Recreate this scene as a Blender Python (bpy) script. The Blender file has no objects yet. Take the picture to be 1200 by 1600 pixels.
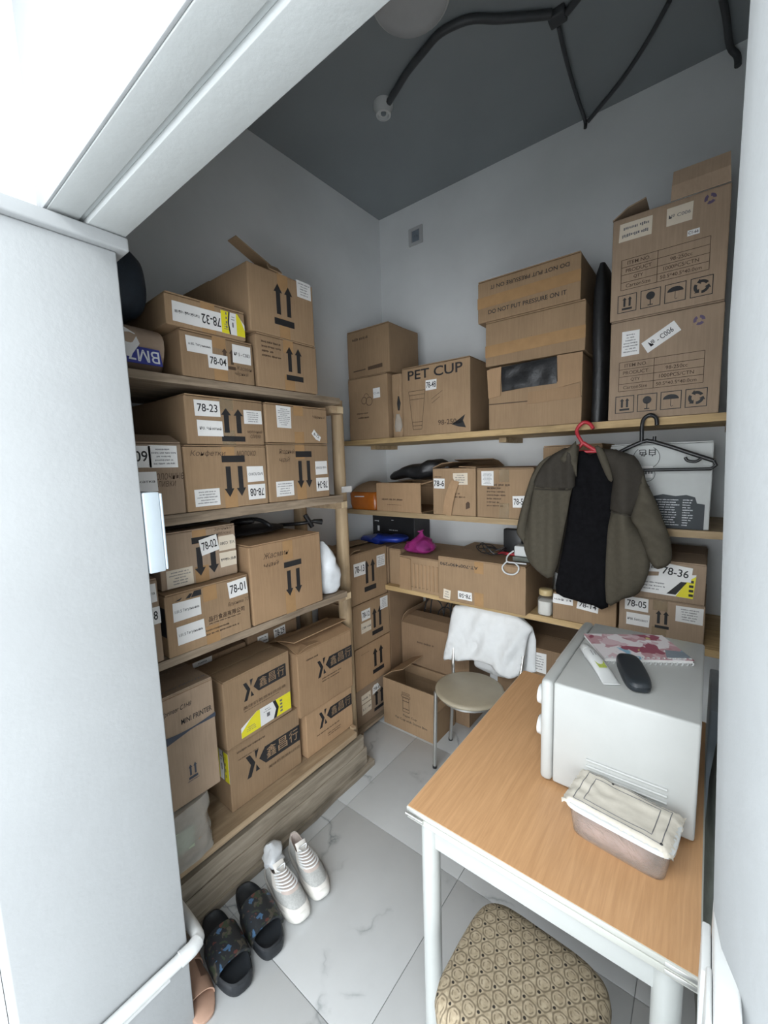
import bpy, bmesh, math, random
from mathutils import Vector, Matrix, noise
from mathutils.geometry import delaunay_2d_cdt
R = math.radians
PI = math.pi
scene = bpy.context.scene
COL = scene.collection

# ------------------------------------------------------------------ camera, world, light, exposure
cam_d = bpy.data.cameras.new('camera')
cam = bpy.data.objects.new('camera', cam_d); COL.objects.link(cam)
right = Vector((0.7863073, 0.6170235, -0.0316673))
down = Vector((0.0497848, -0.1143653, -0.9921905))
fwd = Vector((-0.6158265, 0.7785901, -0.1206447))
cam.matrix_world = Matrix(((right.x, -down.x, -fwd.x, 0.0),
                           (right.y, -down.y, -fwd.y, 0.0),
                           (right.z, -down.z, -fwd.z, 1.6),
                           (0, 0, 0, 1)))
cam_d.sensor_fit = 'HORIZONTAL'; cam_d.sensor_width = 27.0
cam_d.lens = 646.69 / 1200 * 27.0
cam_d.clip_start = 0.02
scene.camera = cam
w = bpy.data.worlds.new('world'); scene.world = w; w.use_nodes = True
w.node_tree.nodes['Background'].inputs[0].default_value = (0.75, 0.85, 0.95, 1)
w.node_tree.nodes['Background'].inputs[1].default_value = 0.05
scene.view_settings.view_transform = 'Standard'
scene.view_settings.look = 'None'
scene.view_settings.gamma = 1
scene.view_settings.use_curve_mapping = False
scene.view_settings.exposure = 0.3

HALL_LIGHTS = [(-0.3, -0.6, 2.66, 1.4, 0.5, 26), (-0.2, -2.3, 2.66, 1.6, 0.6, 22), (-0.2, -3.7, 2.66, 1.6, 0.6, 26)]  # near lamp first; the two further back are added for level light
def hall_light(x, y, z, sx, sy, power):
    d = bpy.data.lights.new('hall_light', 'AREA'); d.shape = 'RECTANGLE'
    d.size = sx; d.size_y = sy; d.energy = power; d.color = (0.97, 1.0, 1.0)
    o = bpy.data.objects.new('hall_light', d); COL.objects.link(o); o.location = (x, y, z)
for a in HALL_LIGHTS: hall_light(*a)
# added fill lights at the far end and right of the hall, no real windows
def hall_fill(x, y, z, sx, sy, power, rz):
    d = bpy.data.lights.new('hall_fill', 'AREA'); d.shape = 'RECTANGLE'; d.size = sx; d.size_y = sy; d.energy = power; d.color = (0.97, 1.0, 1.03)
    o = bpy.data.objects.new('hall_fill', d); COL.objects.link(o); o.location = (x, y, z); o.rotation_euler = (R(90), 0, R(rz))
hall_fill(-0.2, -4.4, 1.10, 2.6, 2.0, 80, 0)  # added to send level light onto the back wall
hall_fill(1.15, -2.0, 0.95, 2.0, 1.75, 70, 90)  # added to brighten the left rack from the side

# ------------------------------------------------------------------ materials
def newmat(name):
    m = bpy.data.materials.new(name); m.use_nodes = True
    return m, m.node_tree, m.node_tree.nodes['Principled BSDF']
def N(nt, t, **k):
    n = nt.nodes.new(t)
    for a, b in k.items(): setattr(n, a, b)
    return n
def rgba(c): return (c[0], c[1], c[2], 1.0)
def ramp(nt, src, stops, interp='LINEAR'):
    r = N(nt, 'ShaderNodeValToRGB'); r.color_ramp.interpolation = interp
    e = r.color_ramp.elements
    while len(e) < len(stops): e.new(0.5)
    for el, (p, c) in zip(e, stops): el.position = p; el.color = rgba(c)
    nt.links.new(src, r.inputs[0]); return r.outputs[0]
def mapping(nt, coord, scale):
    t = N(nt, 'ShaderNodeTexCoord') if coord != 'Position' else N(nt, 'ShaderNodeNewGeometry')
    mp = N(nt, 'ShaderNodeMapping'); mp.inputs['Scale'].default_value = scale
    nt.links.new(t.outputs[coord], mp.inputs['Vector']); return mp.outputs[0]
def noisetex(nt, vec, scale, detail=4, rough=0.55, dist=0.0):
    n = N(nt, 'ShaderNodeTexNoise'); n.inputs['Scale'].default_value = scale
    n.inputs['Detail'].default_value = detail; n.inputs['Roughness'].default_value = rough
    n.inputs['Distortion'].default_value = dist
    nt.links.new(vec, n.inputs['Vector']); return n.outputs['Fac']
def mix(nt, fac, a, b, blend='MIX'):
    m = N(nt, 'ShaderNodeMix', data_type='RGBA', blend_type=blend)
    if isinstance(fac, float): m.inputs[0].default_value = fac
    else: nt.links.new(fac, m.inputs[0])
    for s, v in ((m.inputs[6], a), (m.inputs[7], b)):
        if isinstance(v, tuple): s.default_value = rgba(v)
        else: nt.links.new(v, s)
    return m.outputs[2]
def bump(nt, p, h, strength, dist=0.002):
    b = N(nt, 'ShaderNodeBump'); b.inputs['Strength'].default_value = strength; b.inputs['Distance'].default_value = dist
    nt.links.new(h, b.inputs['Height']); nt.links.new(b.outputs[0], p.inputs['Normal'])
def plain(name, col, rough=0.5, var=0.08, scale=20, bmp=0.0, metal=0.0, spec=None):
    m, nt, p = newmat(name)
    v = mapping(nt, 'Position', (1, 1, 1))
    n = noisetex(nt, v, scale)
    a = tuple(c * (1 - var) for c in col); b = tuple(min(1, c * (1 + var)) for c in col)
    nt.links.new(ramp(nt, n, [(0.3, a), (0.7, b)]), p.inputs['Base Color'])
    p.inputs['Roughness'].default_value = rough; p.inputs['Metallic'].default_value = metal
    if spec is not None: p.inputs['Specular IOR Level'].default_value = spec
    if bmp: bump(nt, p, noisetex(nt, v, scale * 4), bmp)
    return m
def cardboard(name, col, flute=True):
    m, nt, p = newmat(name)
    v = mapping(nt, 'Object', (1, 1, 1))
    oi = N(nt, 'ShaderNodeObjectInfo')
    n1 = noisetex(nt, v, 6, 5); n2 = noisetex(nt, mapping(nt, 'Object', (60, 60, 3)), 3, 3)
    c = ramp(nt, n1, [(0.25, tuple(x * 0.84 for x in col)), (0.75, tuple(x * 1.1 for x in col))])
    c = mix(nt, 0.16, c, ramp(nt, n2, [(0.35, tuple(x * 0.7 for x in col)), (0.65, tuple(min(1, x * 1.3) for x in col))]))
    hs = N(nt, 'ShaderNodeHueSaturation'); nt.links.new(c, hs.inputs['Color'])
    mr = N(nt, 'ShaderNodeMapRange'); mr.inputs[3].default_value = 0.88; mr.inputs[4].default_value = 1.1
    nt.links.new(oi.outputs['Random'], mr.inputs[0]); nt.links.new(mr.outputs[0], hs.inputs['Value'])
    nt.links.new(hs.outputs[0], p.inputs['Base Color'])
    p.inputs['Roughness'].default_value = 0.75; p.inputs['Specular IOR Level'].default_value = 0.25
    bump(nt, p, n1, 0.25, 0.004)
    return m
def wood(name, c1, c2, axis='y', scale=1.0, rough=0.65, bmp=0.3, knots=True):
    m, nt, p = newmat(name)
    s = {'x': (1.2, 14, 14), 'y': (14, 1.2, 14), 'z': (14, 14, 1.2)}[axis]
    v = mapping(nt, 'Position', tuple(q * scale for q in s))
    n = noisetex(nt, v, 3.0, 6, 0.6, 0.6)
    c = ramp(nt, n, [(0.3, c1), (0.5, tuple((a + b) / 2 for a, b in zip(c1, c2))), (0.7, c2)])
    s2 = {'x': (1, 3, 3), 'y': (3, 1, 3), 'z': (3, 3, 1)}[axis]
    k = noisetex(nt, mapping(nt, 'Position', s2), 4.0, 3)
    c = mix(nt, ramp(nt, k, [(0.56, (0, 0, 0)), (0.72, (0.6, 0.6, 0.6))]), c, tuple(q * 0.45 for q in c1))
    nt.links.new(c, p.inputs['Base Color']); p.inputs['Roughness'].default_value = rough
    if bmp: bump(nt, p, n, bmp, 0.003)
    return m
def laminate(name):
    m, nt, p = newmat(name)
    v = mapping(nt, 'Position', (9, 1, 1))
    # strips along y, each with its own tone
    sep = N(nt, 'ShaderNodeSeparateXYZ'); g = N(nt, 'ShaderNodeNewGeometry'); nt.links.new(g.outputs['Position'], sep.inputs[0])
    fl = N(nt, 'ShaderNodeMath', operation='MULTIPLY'); fl.inputs[1].default_value = 11.0; nt.links.new(sep.outputs[0], fl.inputs[0])
    ff = N(nt, 'ShaderNodeMath', operation='FLOOR'); nt.links.new(fl.outputs[0], ff.inputs[0])
    wn = N(nt, 'ShaderNodeTexWhiteNoise', noise_dimensions='1D'); nt.links.new(ff.outputs[0], wn.inputs['W'])
    base = ramp(nt, wn.outputs[0], [(0, (0.59, 0.34, 0.168)), (1, (0.69, 0.41, 0.212))])
    n = noisetex(nt, mapping(nt, 'Position', (45, 2.2, 1)), 3, 6, 0.65, 0.5)
    c = mix(nt, 0.30, base, ramp(nt, n, [(0.3, (0.36, 0.17, 0.065)), (0.7, (0.78, 0.46, 0.24))]))
    nt.links.new(c, p.inputs['Base Color']); p.inputs['Roughness'].default_value = 0.38
    return m
def wallpaint(name, col, rough=0.85):
    m, nt, p = newmat(name)
    v = mapping(nt, 'Position', (1, 1, 1))
    n = noisetex(nt, v, 2.5, 5)
    nt.links.new(ramp(nt, n, [(0.3, tuple(c * 0.94 for c in col)), (0.7, tuple(min(1, c * 1.04) for c in col))]), p.inputs['Base Color'])
    p.inputs['Roughness'].default_value = rough
    bump(nt, p, noisetex(nt, v, 60, 4), 0.18, 0.003)
    return m
def marble(name):
    m, nt, p = newmat(name)
    v = mapping(nt, 'Position', (1, 1, 1))
    n = N(nt, 'ShaderNodeTexNoise'); n.inputs['Scale'].default_value = 2.6; n.inputs['Detail'].default_value = 6
    nt.links.new(v, n.inputs['Vector'])
    mv = N(nt, 'ShaderNodeVectorMath', operation='MULTIPLY_ADD'); mv.inputs[1].default_value = (0.55, 0.55, 0.55)
    nt.links.new(n.outputs['Color'], mv.inputs[0]); nt.links.new(v, mv.inputs[2])
    vo = N(nt, 'ShaderNodeTexVoronoi', feature='DISTANCE_TO_EDGE'); vo.inputs['Scale'].default_value = 2.3
    nt.links.new(mv.outputs[0], vo.inputs['Vector'])
    vein = ramp(nt, vo.outputs['Distance'], [(0.0, (1, 1, 1)), (0.012, (0.35, 0.35, 0.35)), (0.035, (0, 0, 0))])
    gate = ramp(nt, noisetex(nt, v, 3.2, 3), [(0.50, (0, 0, 0)), (0.60, (1, 1, 1))])
    f = mix(nt, 1.0, vein, gate, 'MULTIPLY')
    base = ramp(nt, noisetex(nt, v, 3, 5), [(0.3, (0.49, 0.505, 0.51)), (0.7, (0.56, 0.575, 0.58))])
    nt.links.new(mix(nt, f, base, (0.24, 0.26, 0.27)), p.inputs['Base Color'])
    p.inputs['Roughness'].default_value = 0.32
    return m
def cushion_fabric(name):
    """hexagonal lattice of fan motifs, from three plane waves"""
    m, nt, p = newmat(name)
    v = mapping(nt, 'Position', (1, 1, 1))
    wob = N(nt, 'ShaderNodeTexNoise'); wob.inputs['Scale'].default_value = 30; nt.links.new(v, wob.inputs['Vector'])
    ad = N(nt, 'ShaderNodeVectorMath', operation='MULTIPLY_ADD'); ad.inputs[1].default_value = (.006, .006, 0)
    nt.links.new(wob.outputs['Color'], ad.inputs[0]); nt.links.new(v, ad.inputs[2])
    k = 2 * PI / .0300; cs, sn = [], []
    def math_(op, a, b=None):
        n = N(nt, 'ShaderNodeMath', operation=op)
        for i, q in enumerate((a, b)):
            if q is None: continue
            if isinstance(q, (int, float)): n.inputs[i].default_value = q
            else: nt.links.new(q, n.inputs[i])
        return n.outputs[0]
    for a in (20, 140, 260):
        d = N(nt, 'ShaderNodeVectorMath', operation='DOT_PRODUCT'); d.inputs[1].default_value = (k * math.cos(R(a)), k * math.sin(R(a)), 0)
        nt.links.new(ad.outputs[0], d.inputs[0]); cs.append(math_('COSINE', d.outputs['Value'])); sn.append(math_('SINE', d.outputs['Value']))
    h = math_('ADD', math_('ADD', cs[0], cs[1]), cs[2]); q = math_('ADD', math_('ADD', sn[0], sn[1]), sn[2])
    hn = math_('DIVIDE', math_('ADD', h, 1.5), 4.5); qn = math_('DIVIDE', math_('ADD', q, 2.6), 5.2)
    base = ramp(nt, noisetex(nt, v, 110, 3), [(0.35, (0.29, 0.235, 0.155)), (0.65, (0.40, 0.335, 0.235))])
    B, Wt = (0, 0, 0), (.78, .78, .78)
    c = mix(nt, ramp(nt, hn, [(.09, B), (.14, Wt), (.24, Wt), (.31, B)]), base, (0.105, 0.08, 0.05))
    fan = mix(nt, 1.0, ramp(nt, hn, [(.46, B), (.54, Wt), (.66, Wt), (.74, B)]), ramp(nt, qn, [(.44, (0, 0, 0)), (.52, (1, 1, 1))]), 'MULTIPLY')
    c = mix(nt, fan, c, (0.13, 0.10, 0.065))
    c = mix(nt, ramp(nt, qn, [(.035, (1, 1, 1)), (.07, B)]), c, (0.02, 0.016, 0.012))
    nt.links.new(c, p.inputs['Base Color']); p.inputs['Roughness'].default_value = 0.9
    bump(nt, p, noisetex(nt, v, 120, 3), 0.3, 0.002)
    return m
def blobs(name, base, cols, scale=14, rough=0.5):
    """coloured print of irregular patches"""
    m, nt, p = newmat(name)
    v = mapping(nt, 'Object', (1, 1, 1))
    c = base
    for i, (col, th, sc) in enumerate(cols):
        mp = N(nt, 'ShaderNodeMapping'); mp.inputs['Location'].default_value = (i * 3.7, i * 1.9, i * 2.3)
        nt.links.new(v, mp.inputs[0])
        n = noisetex(nt, mp.outputs[0], scale * sc, 2, 0.5, 0.4)
        c = mix(nt, ramp(nt, n, [(th, (0, 0, 0)), (th + 0.02, (1, 1, 1))]), c, col)
    nt.links.new(c, p.inputs['Base Color']); p.inputs['Roughness'].default_value = rough
    return m
def film(name, col, rough=0.15, trans=0.8, alpha=None):
    m, nt, p = newmat(name)
    v = mapping(nt, 'Position', (1, 1, 1)); n = noisetex(nt, v, 30, 4)
    nt.links.new(ramp(nt, n, [(0.3, tuple(c * 0.9 for c in col)), (0.7, col)]), p.inputs['Base Color'])
    p.inputs['Roughness'].default_value = rough; p.inputs['Transmission Weight'].default_value = trans
    p.inputs['IOR'].default_value = 1.2
    if alpha is not None: p.inputs['Alpha'].default_value = alpha
    bump(nt, p, noisetex(nt, v, 18, 4, 0.6, 1.0), 0.7, 0.01)
    return m

M = {}
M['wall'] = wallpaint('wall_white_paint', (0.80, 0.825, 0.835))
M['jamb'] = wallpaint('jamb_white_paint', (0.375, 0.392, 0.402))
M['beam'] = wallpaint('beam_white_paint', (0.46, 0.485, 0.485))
M['ceil'] = wallpaint('ceiling_grey_paint', (0.29, 0.32, 0.335))
M['hall'] = wallpaint('hall_white_paint', (0.80, 0.81, 0.82))
M['grout'] = plain('floor_grout', (0.33, 0.34, 0.34), 0.9)
M['marble'] = marble('white_marble_tile')
M['card'] = cardboard('brown_cardboard', (0.345, 0.234, 0.14))
M['card_warm'] = cardboard('warm_cardboard', (0.40, 0.26, 0.15))
M['card_grey'] = cardboard('greyed_cardboard', (0.345, 0.255, 0.18))
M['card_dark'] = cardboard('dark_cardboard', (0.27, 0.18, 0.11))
M['tape'] = plain('brown_packing_tape', (0.40, 0.245, 0.12), 0.22)
M['clear_tape'] = film('clear_packing_tape', (0.75, 0.66, 0.5), 0.12, 0.75, 0.55)
M['paper'] = plain('white_sticker_paper', (0.80, 0.80, 0.79), 0.6, 0.03)
M['paper_cream'] = plain('cream_sticker_paper', (0.72, 0.64, 0.52), 0.6, 0.03)
M['yellow'] = plain('yellow_print', (0.80, 0.72, 0.03), 0.5, 0.03)
M['ink'] = plain('black_ink', (0.018, 0.018, 0.02), 0.6, 0.1)
M['ink_grey'] = plain('grey_ink', (0.16, 0.16, 0.17), 0.6, 0.1)
M['ink_brown'] = plain('faded_brown_ink', (0.085, 0.052, 0.032), 0.7, 0.1)
M['ink_blue'] = plain('slate_blue_ink', (0.05, 0.06, 0.085), 0.6, 0.1)
M['ink_slate'] = plain('dark_slate_ink', (0.028, 0.036, 0.042), 0.6, 0.1)
M['carton_white'] = plain('white_board', (0.52, 0.54, 0.53), 0.6, 0.03)
M['ink_white'] = plain('white_ink', (0.75, 0.78, 0.80), 0.6, 0.05)
M['ink_violet'] = plain('violet_stamp_ink', (0.12, 0.09, 0.16), 0.7, 0.1)
M['oldwood'] = wood('weathered_plank', (0.16, 0.12, 0.08), (0.40, 0.315, 0.23), 'y')
M['greywood'] = wood('grey_pallet_plank', (0.21, 0.175, 0.13), (0.40, 0.345, 0.27), 'y')
M['lightwood'] = wood('sawn_plank', (0.33, 0.235, 0.145), (0.50, 0.375, 0.24), 'y')
M['pine'] = wood('pine_board', (0.40, 0.27, 0.12), (0.60, 0.43, 0.22), 'x')
M['pinedark'] = wood('dull_pine_board', (0.30, 0.21, 0.11), (0.46, 0.34, 0.20), 'x')
M['log'] = wood('peeled_log', (0.38, 0.27, 0.155), (0.54, 0.41, 0.26), 'z')
M['endgrain'] = wood('end_grain', (0.55, 0.42, 0.26), (0.72, 0.58, 0.38), 'z', bmp=0)
M['laminate'] = laminate('oak_laminate')
M['white_metal'] = plain('white_enamel', (0.45, 0.47, 0.46), 0.35, 0.02)
M['white_plastic'] = plain('white_plastic', (0.64, 0.66, 0.66), 0.35, 0.02)
M['micro'] = plain('microwave_white', (0.455, 0.468, 0.458), 0.32, 0.02)
M['panel'] = plain('pale_panel', (0.46, 0.53, 0.58), 0.5, 0.02)
M['edge'] = plain('cream_edge_band', (0.45, 0.46, 0.425), 0.4, 0.02)
M['chrome'] = plain('brushed_metal', (0.62, 0.62, 0.60), 0.3, 0.03, metal=0.9)
M['seat'] = plain('taupe_vinyl', (0.37, 0.325, 0.24), 0.45, 0.04)
M['cloth_white'] = plain('white_cotton', (0.78, 0.80, 0.81), 0.9, 0.03, 30, 0.15)
M['linen'] = plain('ivory_linen', (0.66, 0.62, 0.54), 0.9, 0.05, 40, 0.2)
M['black'] = plain('black_plastic', (0.017, 0.018, 0.02), 0.35, 0.1)
M['device'] = plain('black_soft_plastic', (0.02, 0.026, 0.032), 0.42, 0.1)
M['blackcloth'] = plain('black_knit', (0.0075, 0.0075, 0.009), 0.95, 0.3, 60, 0.2, spec=0.1)
M['blackbag'] = plain('black_bag', (0.017, 0.018, 0.02), 0.42, 0.2, 14, 0.9)
M['navy'] = plain('navy_nylon', (0.024, 0.036, 0.052), 0.7, 0.2, 20, 0.3)
M['olive'] = plain('olive_cotton', (0.092, 0.082, 0.062), 0.92, 0.08, 60, 0.15, spec=0.15)
M['olive_dark'] = plain('dark_olive_yoke', (0.055, 0.049, 0.041), 0.92, 0.08, 60, 0.15, spec=0.15)
M['red'] = plain('red_plastic', (0.50, 0.035, 0.05), 0.35, 0.05)
M['sack'] = plain('brown_paper_sack', (0.36, 0.27, 0.20), 0.8, 0.15, 12, 0.4)
M['band'] = plain('blue_band', (0.035, 0.045, 0.26), 0.5, 0.06)
M['orange'] = plain('orange_film', (0.42, 0.12, 0.015), 0.25, 0.2, 14, 0.4)
M['magenta'] = film('magenta_film', (0.50, 0.05, 0.30), 0.15, 0.3, 0.66)
M['bluefilm'] = plain('blue_film', (0.012, 0.035, 0.28), 0.35, 0.2, 14, 0.4)
M['whitefilm'] = plain('white_film', (0.66, 0.69, 0.72), 0.35, 0.12, 16, 0.5)
M['wrap'] = film('clear_wrap', (0.80, 0.79, 0.74), 0.10, 0.15, 0.42)
M['clearbox'] = film('clear_plastic', (0.86, 0.82, 0.79), 0.2, 0.8, 0.55)
M['glass'] = film('jar_glass', (0.95, 0.97, 0.96), 0.06, 0.9, 0.35)
M['powder'] = plain('white_powder', (0.78, 0.77, 0.73), 0.95, 0.04)
M['gold'] = plain('pale_gold_lid', (0.55, 0.43, 0.22), 0.4, 0.05)
M['food'] = plain('pinkish_food', (0.42, 0.30, 0.26), 0.7, 0.2, 40)
M['cushion'] = cushion_fabric('fan_pattern_upholstery')
M['sole'] = plain('white_rubber', (0.72, 0.71, 0.67), 0.55, 0.04)
M['leather'] = plain('white_leather', (0.72, 0.70, 0.66), 0.5, 0.05)
M['mesh'] = plain('grey_mesh', (0.44, 0.45, 0.44), 0.85, 0.12, 200, 0.3)
M['lining'] = plain('pale_lining', (0.55, 0.47, 0.43), 0.9, 0.06)
M['slide'] = plain('black_foam', (0.012, 0.015, 0.019), 0.6, 0.15)
M['floral'] = blobs('floral_strap', (0.016, 0.019, 0.023), [((0.07, 0.065, 0.05), 0.58, 1.5), ((0.05, 0.11, 0.20), 0.64, 1.6), ((0.10, 0.035, 0.03), 0.66, 1.8), ((0.035, 0.05, 0.03), 0.60, 2.0)], 22)
M['tan'] = plain('tan_leather', (0.44, 0.28, 0.205), 0.55, 0.08)
M['cover'] = blobs('notebook_print', (0.74, 0.70, 0.72), [((0.50, 0.30, 0.33), 0.52, 1.0), ((0.30, 0.08, 0.12), 0.57, 1.2), ((0.62, 0.46, 0.50), 0.58, 1.6), ((0.24, 0.44, 0.58), 0.66, 1.1), ((0.55, 0.50, 0.20), 0.69, 1.5)], 14)
M['lamp'] = plain('opal_lamp_cover', (0.52, 0.53, 0.54), 0.5, 0.03)
M['cablegrey'] = plain('black_conduit', (0.055, 0.06, 0.066), 0.5, 0.1)
M['dustgrey'] = plain('blue_grey_plastic', (0.21, 0.25, 0.29), 0.5, 0.08)
M['greybag'] = plain('grey_green_fabric', (0.16, 0.175, 0.155), 0.85, 0.15, 30, 0.3)
M['green_label'] = plain('pale_green_paper', (0.42, 0.48, 0.36), 0.6, 0.08)
M['dark'] = plain('hollow_shade', (0.02, 0.02, 0.02), 0.9)
M['green_print'] = plain('green_print', (0.42, 0.50, 0.10), 0.5, 0.2, 120)

# ------------------------------------------------------------------ mesh helpers
def link(o, parent=None):
    COL.objects.link(o)
    if parent is not None: o.parent = parent
    return o
def mesh_obj(name, verts, faces, mat, parent=None, smooth=False):
    me = bpy.data.meshes.new(name); me.from_pydata([tuple(v) for v in verts], [], faces); me.update()
    if mat: me.materials.append(M[mat] if isinstance(mat, str) else mat)
    if smooth: me.polygons.foreach_set('use_smooth', [True] * len(me.polygons))
    return link(bpy.data.objects.new(name, me), parent)
def bm_obj(name, bm, mat, parent=None, smooth=False):
    bmesh.ops.recalc_face_normals(bm, faces=bm.faces)
    me = bpy.data.meshes.new(name); bm.to_mesh(me); bm.free()
    me.materials.append(M[mat])
    if smooth: me.polygons.foreach_set('use_smooth', [True] * len(me.polygons))
    return link(bpy.data.objects.new(name, me), parent)
def tag(o, label=None, cat=None, group=None, kind=None):
    for k, v in (('label', label), ('category', cat), ('group', group), ('kind', kind)):
        if v: o[k] = v
    return o
def empty(name, loc, label=None, cat=None, group=None, rot=(0, 0, 0)):
    o = bpy.data.objects.new(name, None); o.empty_display_size = 0.05
    COL.objects.link(o); o.location = loc; o.rotation_euler = rot
    return tag(o, label, cat, group)
class MB:
    """collects shapes into one mesh"""
    def __init__(s): s.v = []; s.f = []
    def add(s, v, f):
        b = len(s.v); s.v += [Vector(q) for q in v]; s.f += [tuple(i + b for i in g) for g in f]; return s
    def box(s, x0, x1, y0, y1, z0, z1):
        v = [(x, y, z) for x in (x0, x1) for y in (y0, y1) for z in (z0, z1)]
        return s.add(v, [(0, 1, 3, 2), (4, 6, 7, 5), (0, 4, 5, 1), (2, 3, 7, 6), (0, 2, 6, 4), (1, 5, 7, 3)])
    def tube(s, pts, r, n=10, caps=True, smooth=0):
        pts = [Vector(p) for p in pts]
        if smooth: pts = catmull(pts, smooth)
        rs = r if isinstance(r, (list, tuple)) else [r] * len(pts)
        if len(rs) != len(pts): rs = [rs[min(len(rs) - 1, int(i * len(rs) / len(pts)))] for i in range(len(pts))]
        up = Vector((0, 0, 1)); vs = []; prev = None
        for i, p in enumerate(pts):
            t = (pts[min(i + 1, len(pts) - 1)] - pts[max(i - 1, 0)])
            t = t.normalized() if t.length > 1e-9 else Vector((0, 0, 1))
            a = prev if prev is not None else (Vector((1, 0, 0)) if abs(t.z) > 0.9 else up)
            u = (a - t * a.dot(t)); u = u.normalized() if u.length > 1e-6 else t.orthogonal().normalized()
            prev = u; q = t.cross(u)
            for k in range(n):
                c = 2 * PI * k / n
                vs.append(p + (u * math.cos(c) + q * math.sin(c)) * rs[i])
        fs = [(i * n + k, i * n + (k + 1) % n, (i + 1) * n + (k + 1) % n, (i + 1) * n + k) for i in range(len(pts) - 1) for k in range(n)]
        if caps: fs += [tuple(reversed(range(n))), tuple(range((len(pts) - 1) * n, len(pts) * n))]
        return s.add(vs, fs)
    def loft(s, secs, n=24, amp=0.0, freq=8.0, seed=0, caps=True):
        """secs: (centre, A, B, exponent) superellipse sections"""
        vs = []
        for (c, A, B, e) in secs:
            c, A, B = Vector(c), Vector(A), Vector(B)
            for k in range(n):
                t = 2 * PI * k / n; ct, st = math.cos(t), math.sin(t)
                p = c + A * (math.copysign(abs(ct) ** (2 / e), ct)) + B * (math.copysign(abs(st) ** (2 / e), st))
                if amp:
                    d = (p - c); l = d.length
                    if l > 1e-6: p = p + d / l * amp * noise.noise(p * freq + Vector((seed, seed * 2, 0)))
                vs.append(p)
        m = len(secs)
        fs = [(i * n + k, i * n + (k + 1) % n, (i + 1) * n + (k + 1) % n, (i + 1) * n + k) for i in range(m - 1) for k in range(n)]
        if caps: fs += [tuple(reversed(range(n))), tuple(range((m - 1) * n, m * n))]
        return s.add(vs, fs)
    def lathe(s, prof, n=20, c=(0, 0, 0), caps=True):
        return s.loft([((c[0], c[1], c[2] + z), (r, 0, 0), (0, r, 0), 2) for r, z in prof], n, caps=caps)
    def build(s, name, mat, parent=None, smooth=False, bevel=0.0):
        if bevel:
            bm = bmesh.new(); vs = [bm.verts.new(v) for v in s.v]
            for f in s.f:
                try: bm.faces.new([vs[i] for i in f])
                except ValueError: pass
            bm.normal_update()
            es = [e for e in bm.edges if len(e.link_faces) == 2 and e.calc_face_angle(0) > 0.6]
            bmesh.ops.bevel(bm, geom=es, offset=bevel, segments=3, affect='EDGES', profile=0.5)
            o = bm_obj(name, bm, mat, parent); 
            o.data.polygons.foreach_set('use_smooth', [True] * len(o.data.polygons))
            o.data.set_sharp_from_angle(angle=R(50)); return o
        bm = bmesh.new(); vs = [bm.verts.new(v) for v in s.v]
        for f in s.f:
            try: bm.faces.new([vs[i] for i in f])
            except ValueError: pass
        o = bm_obj(name, bm, mat, parent, smooth)
        if smooth: o.data.set_sharp_from_angle(angle=R(55))
        return o
def catmull(pts, k):
    out = []
    for i in range(len(pts) - 1):
        p0, p1, p2, p3 = pts[max(i - 1, 0)], pts[i], pts[i + 1], pts[min(i + 2, len(pts) - 1)]
        for j in range(k):
            t = j / k
            out.append(0.5 * ((2 * p1) + (p2 - p0) * t + (2 * p0 - 5 * p1 + 4 * p2 - p3) * t * t + (3 * p1 - p0 - 3 * p2 + p3) * t ** 3))
    out.append(pts[-1]); return out
def smooth_outline(pts, k=3):
    p = [Vector((a, b, 0)) for a, b in pts]; out = []; n = len(p)
    for i in range(n):
        p0, p1, p2, p3 = p[i - 1], p[i], p[(i + 1) % n], p[(i + 2) % n]
        for j in range(k):
            t = j / k
            q = 0.5 * ((2 * p1) + (p2 - p0) * t + (2 * p0 - 5 * p1 + 4 * p2 - p3) * t * t + (3 * p1 - p0 - 3 * p2 + p3) * t ** 3)
            out.append((q.x, q.y))
    return out
def inside(x, y, poly):
    c = False; j = len(poly) - 1
    for i in range(len(poly)):
        if (poly[i][1] > y) != (poly[j][1] > y) and x < (poly[j][0] - poly[i][0]) * (y - poly[i][1]) / (poly[j][1] - poly[i][1]) + poly[i][0]: c = not c
        j = i
    return c
def edge_dist(x, y, poly):
    d = 1e9
    for i in range(len(poly)):
        ax, ay = poly[i - 1]; bx, by = poly[i]
        l = (bx - ax) ** 2 + (by - ay) ** 2
        t = max(0, min(1, ((x - ax) * (bx - ax) + (y - ay) * (by - ay)) / l)) if l else 0
        d = min(d, math.hypot(x - ax - t * (bx - ax), y - ay - t * (by - ay)))
    return d
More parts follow.
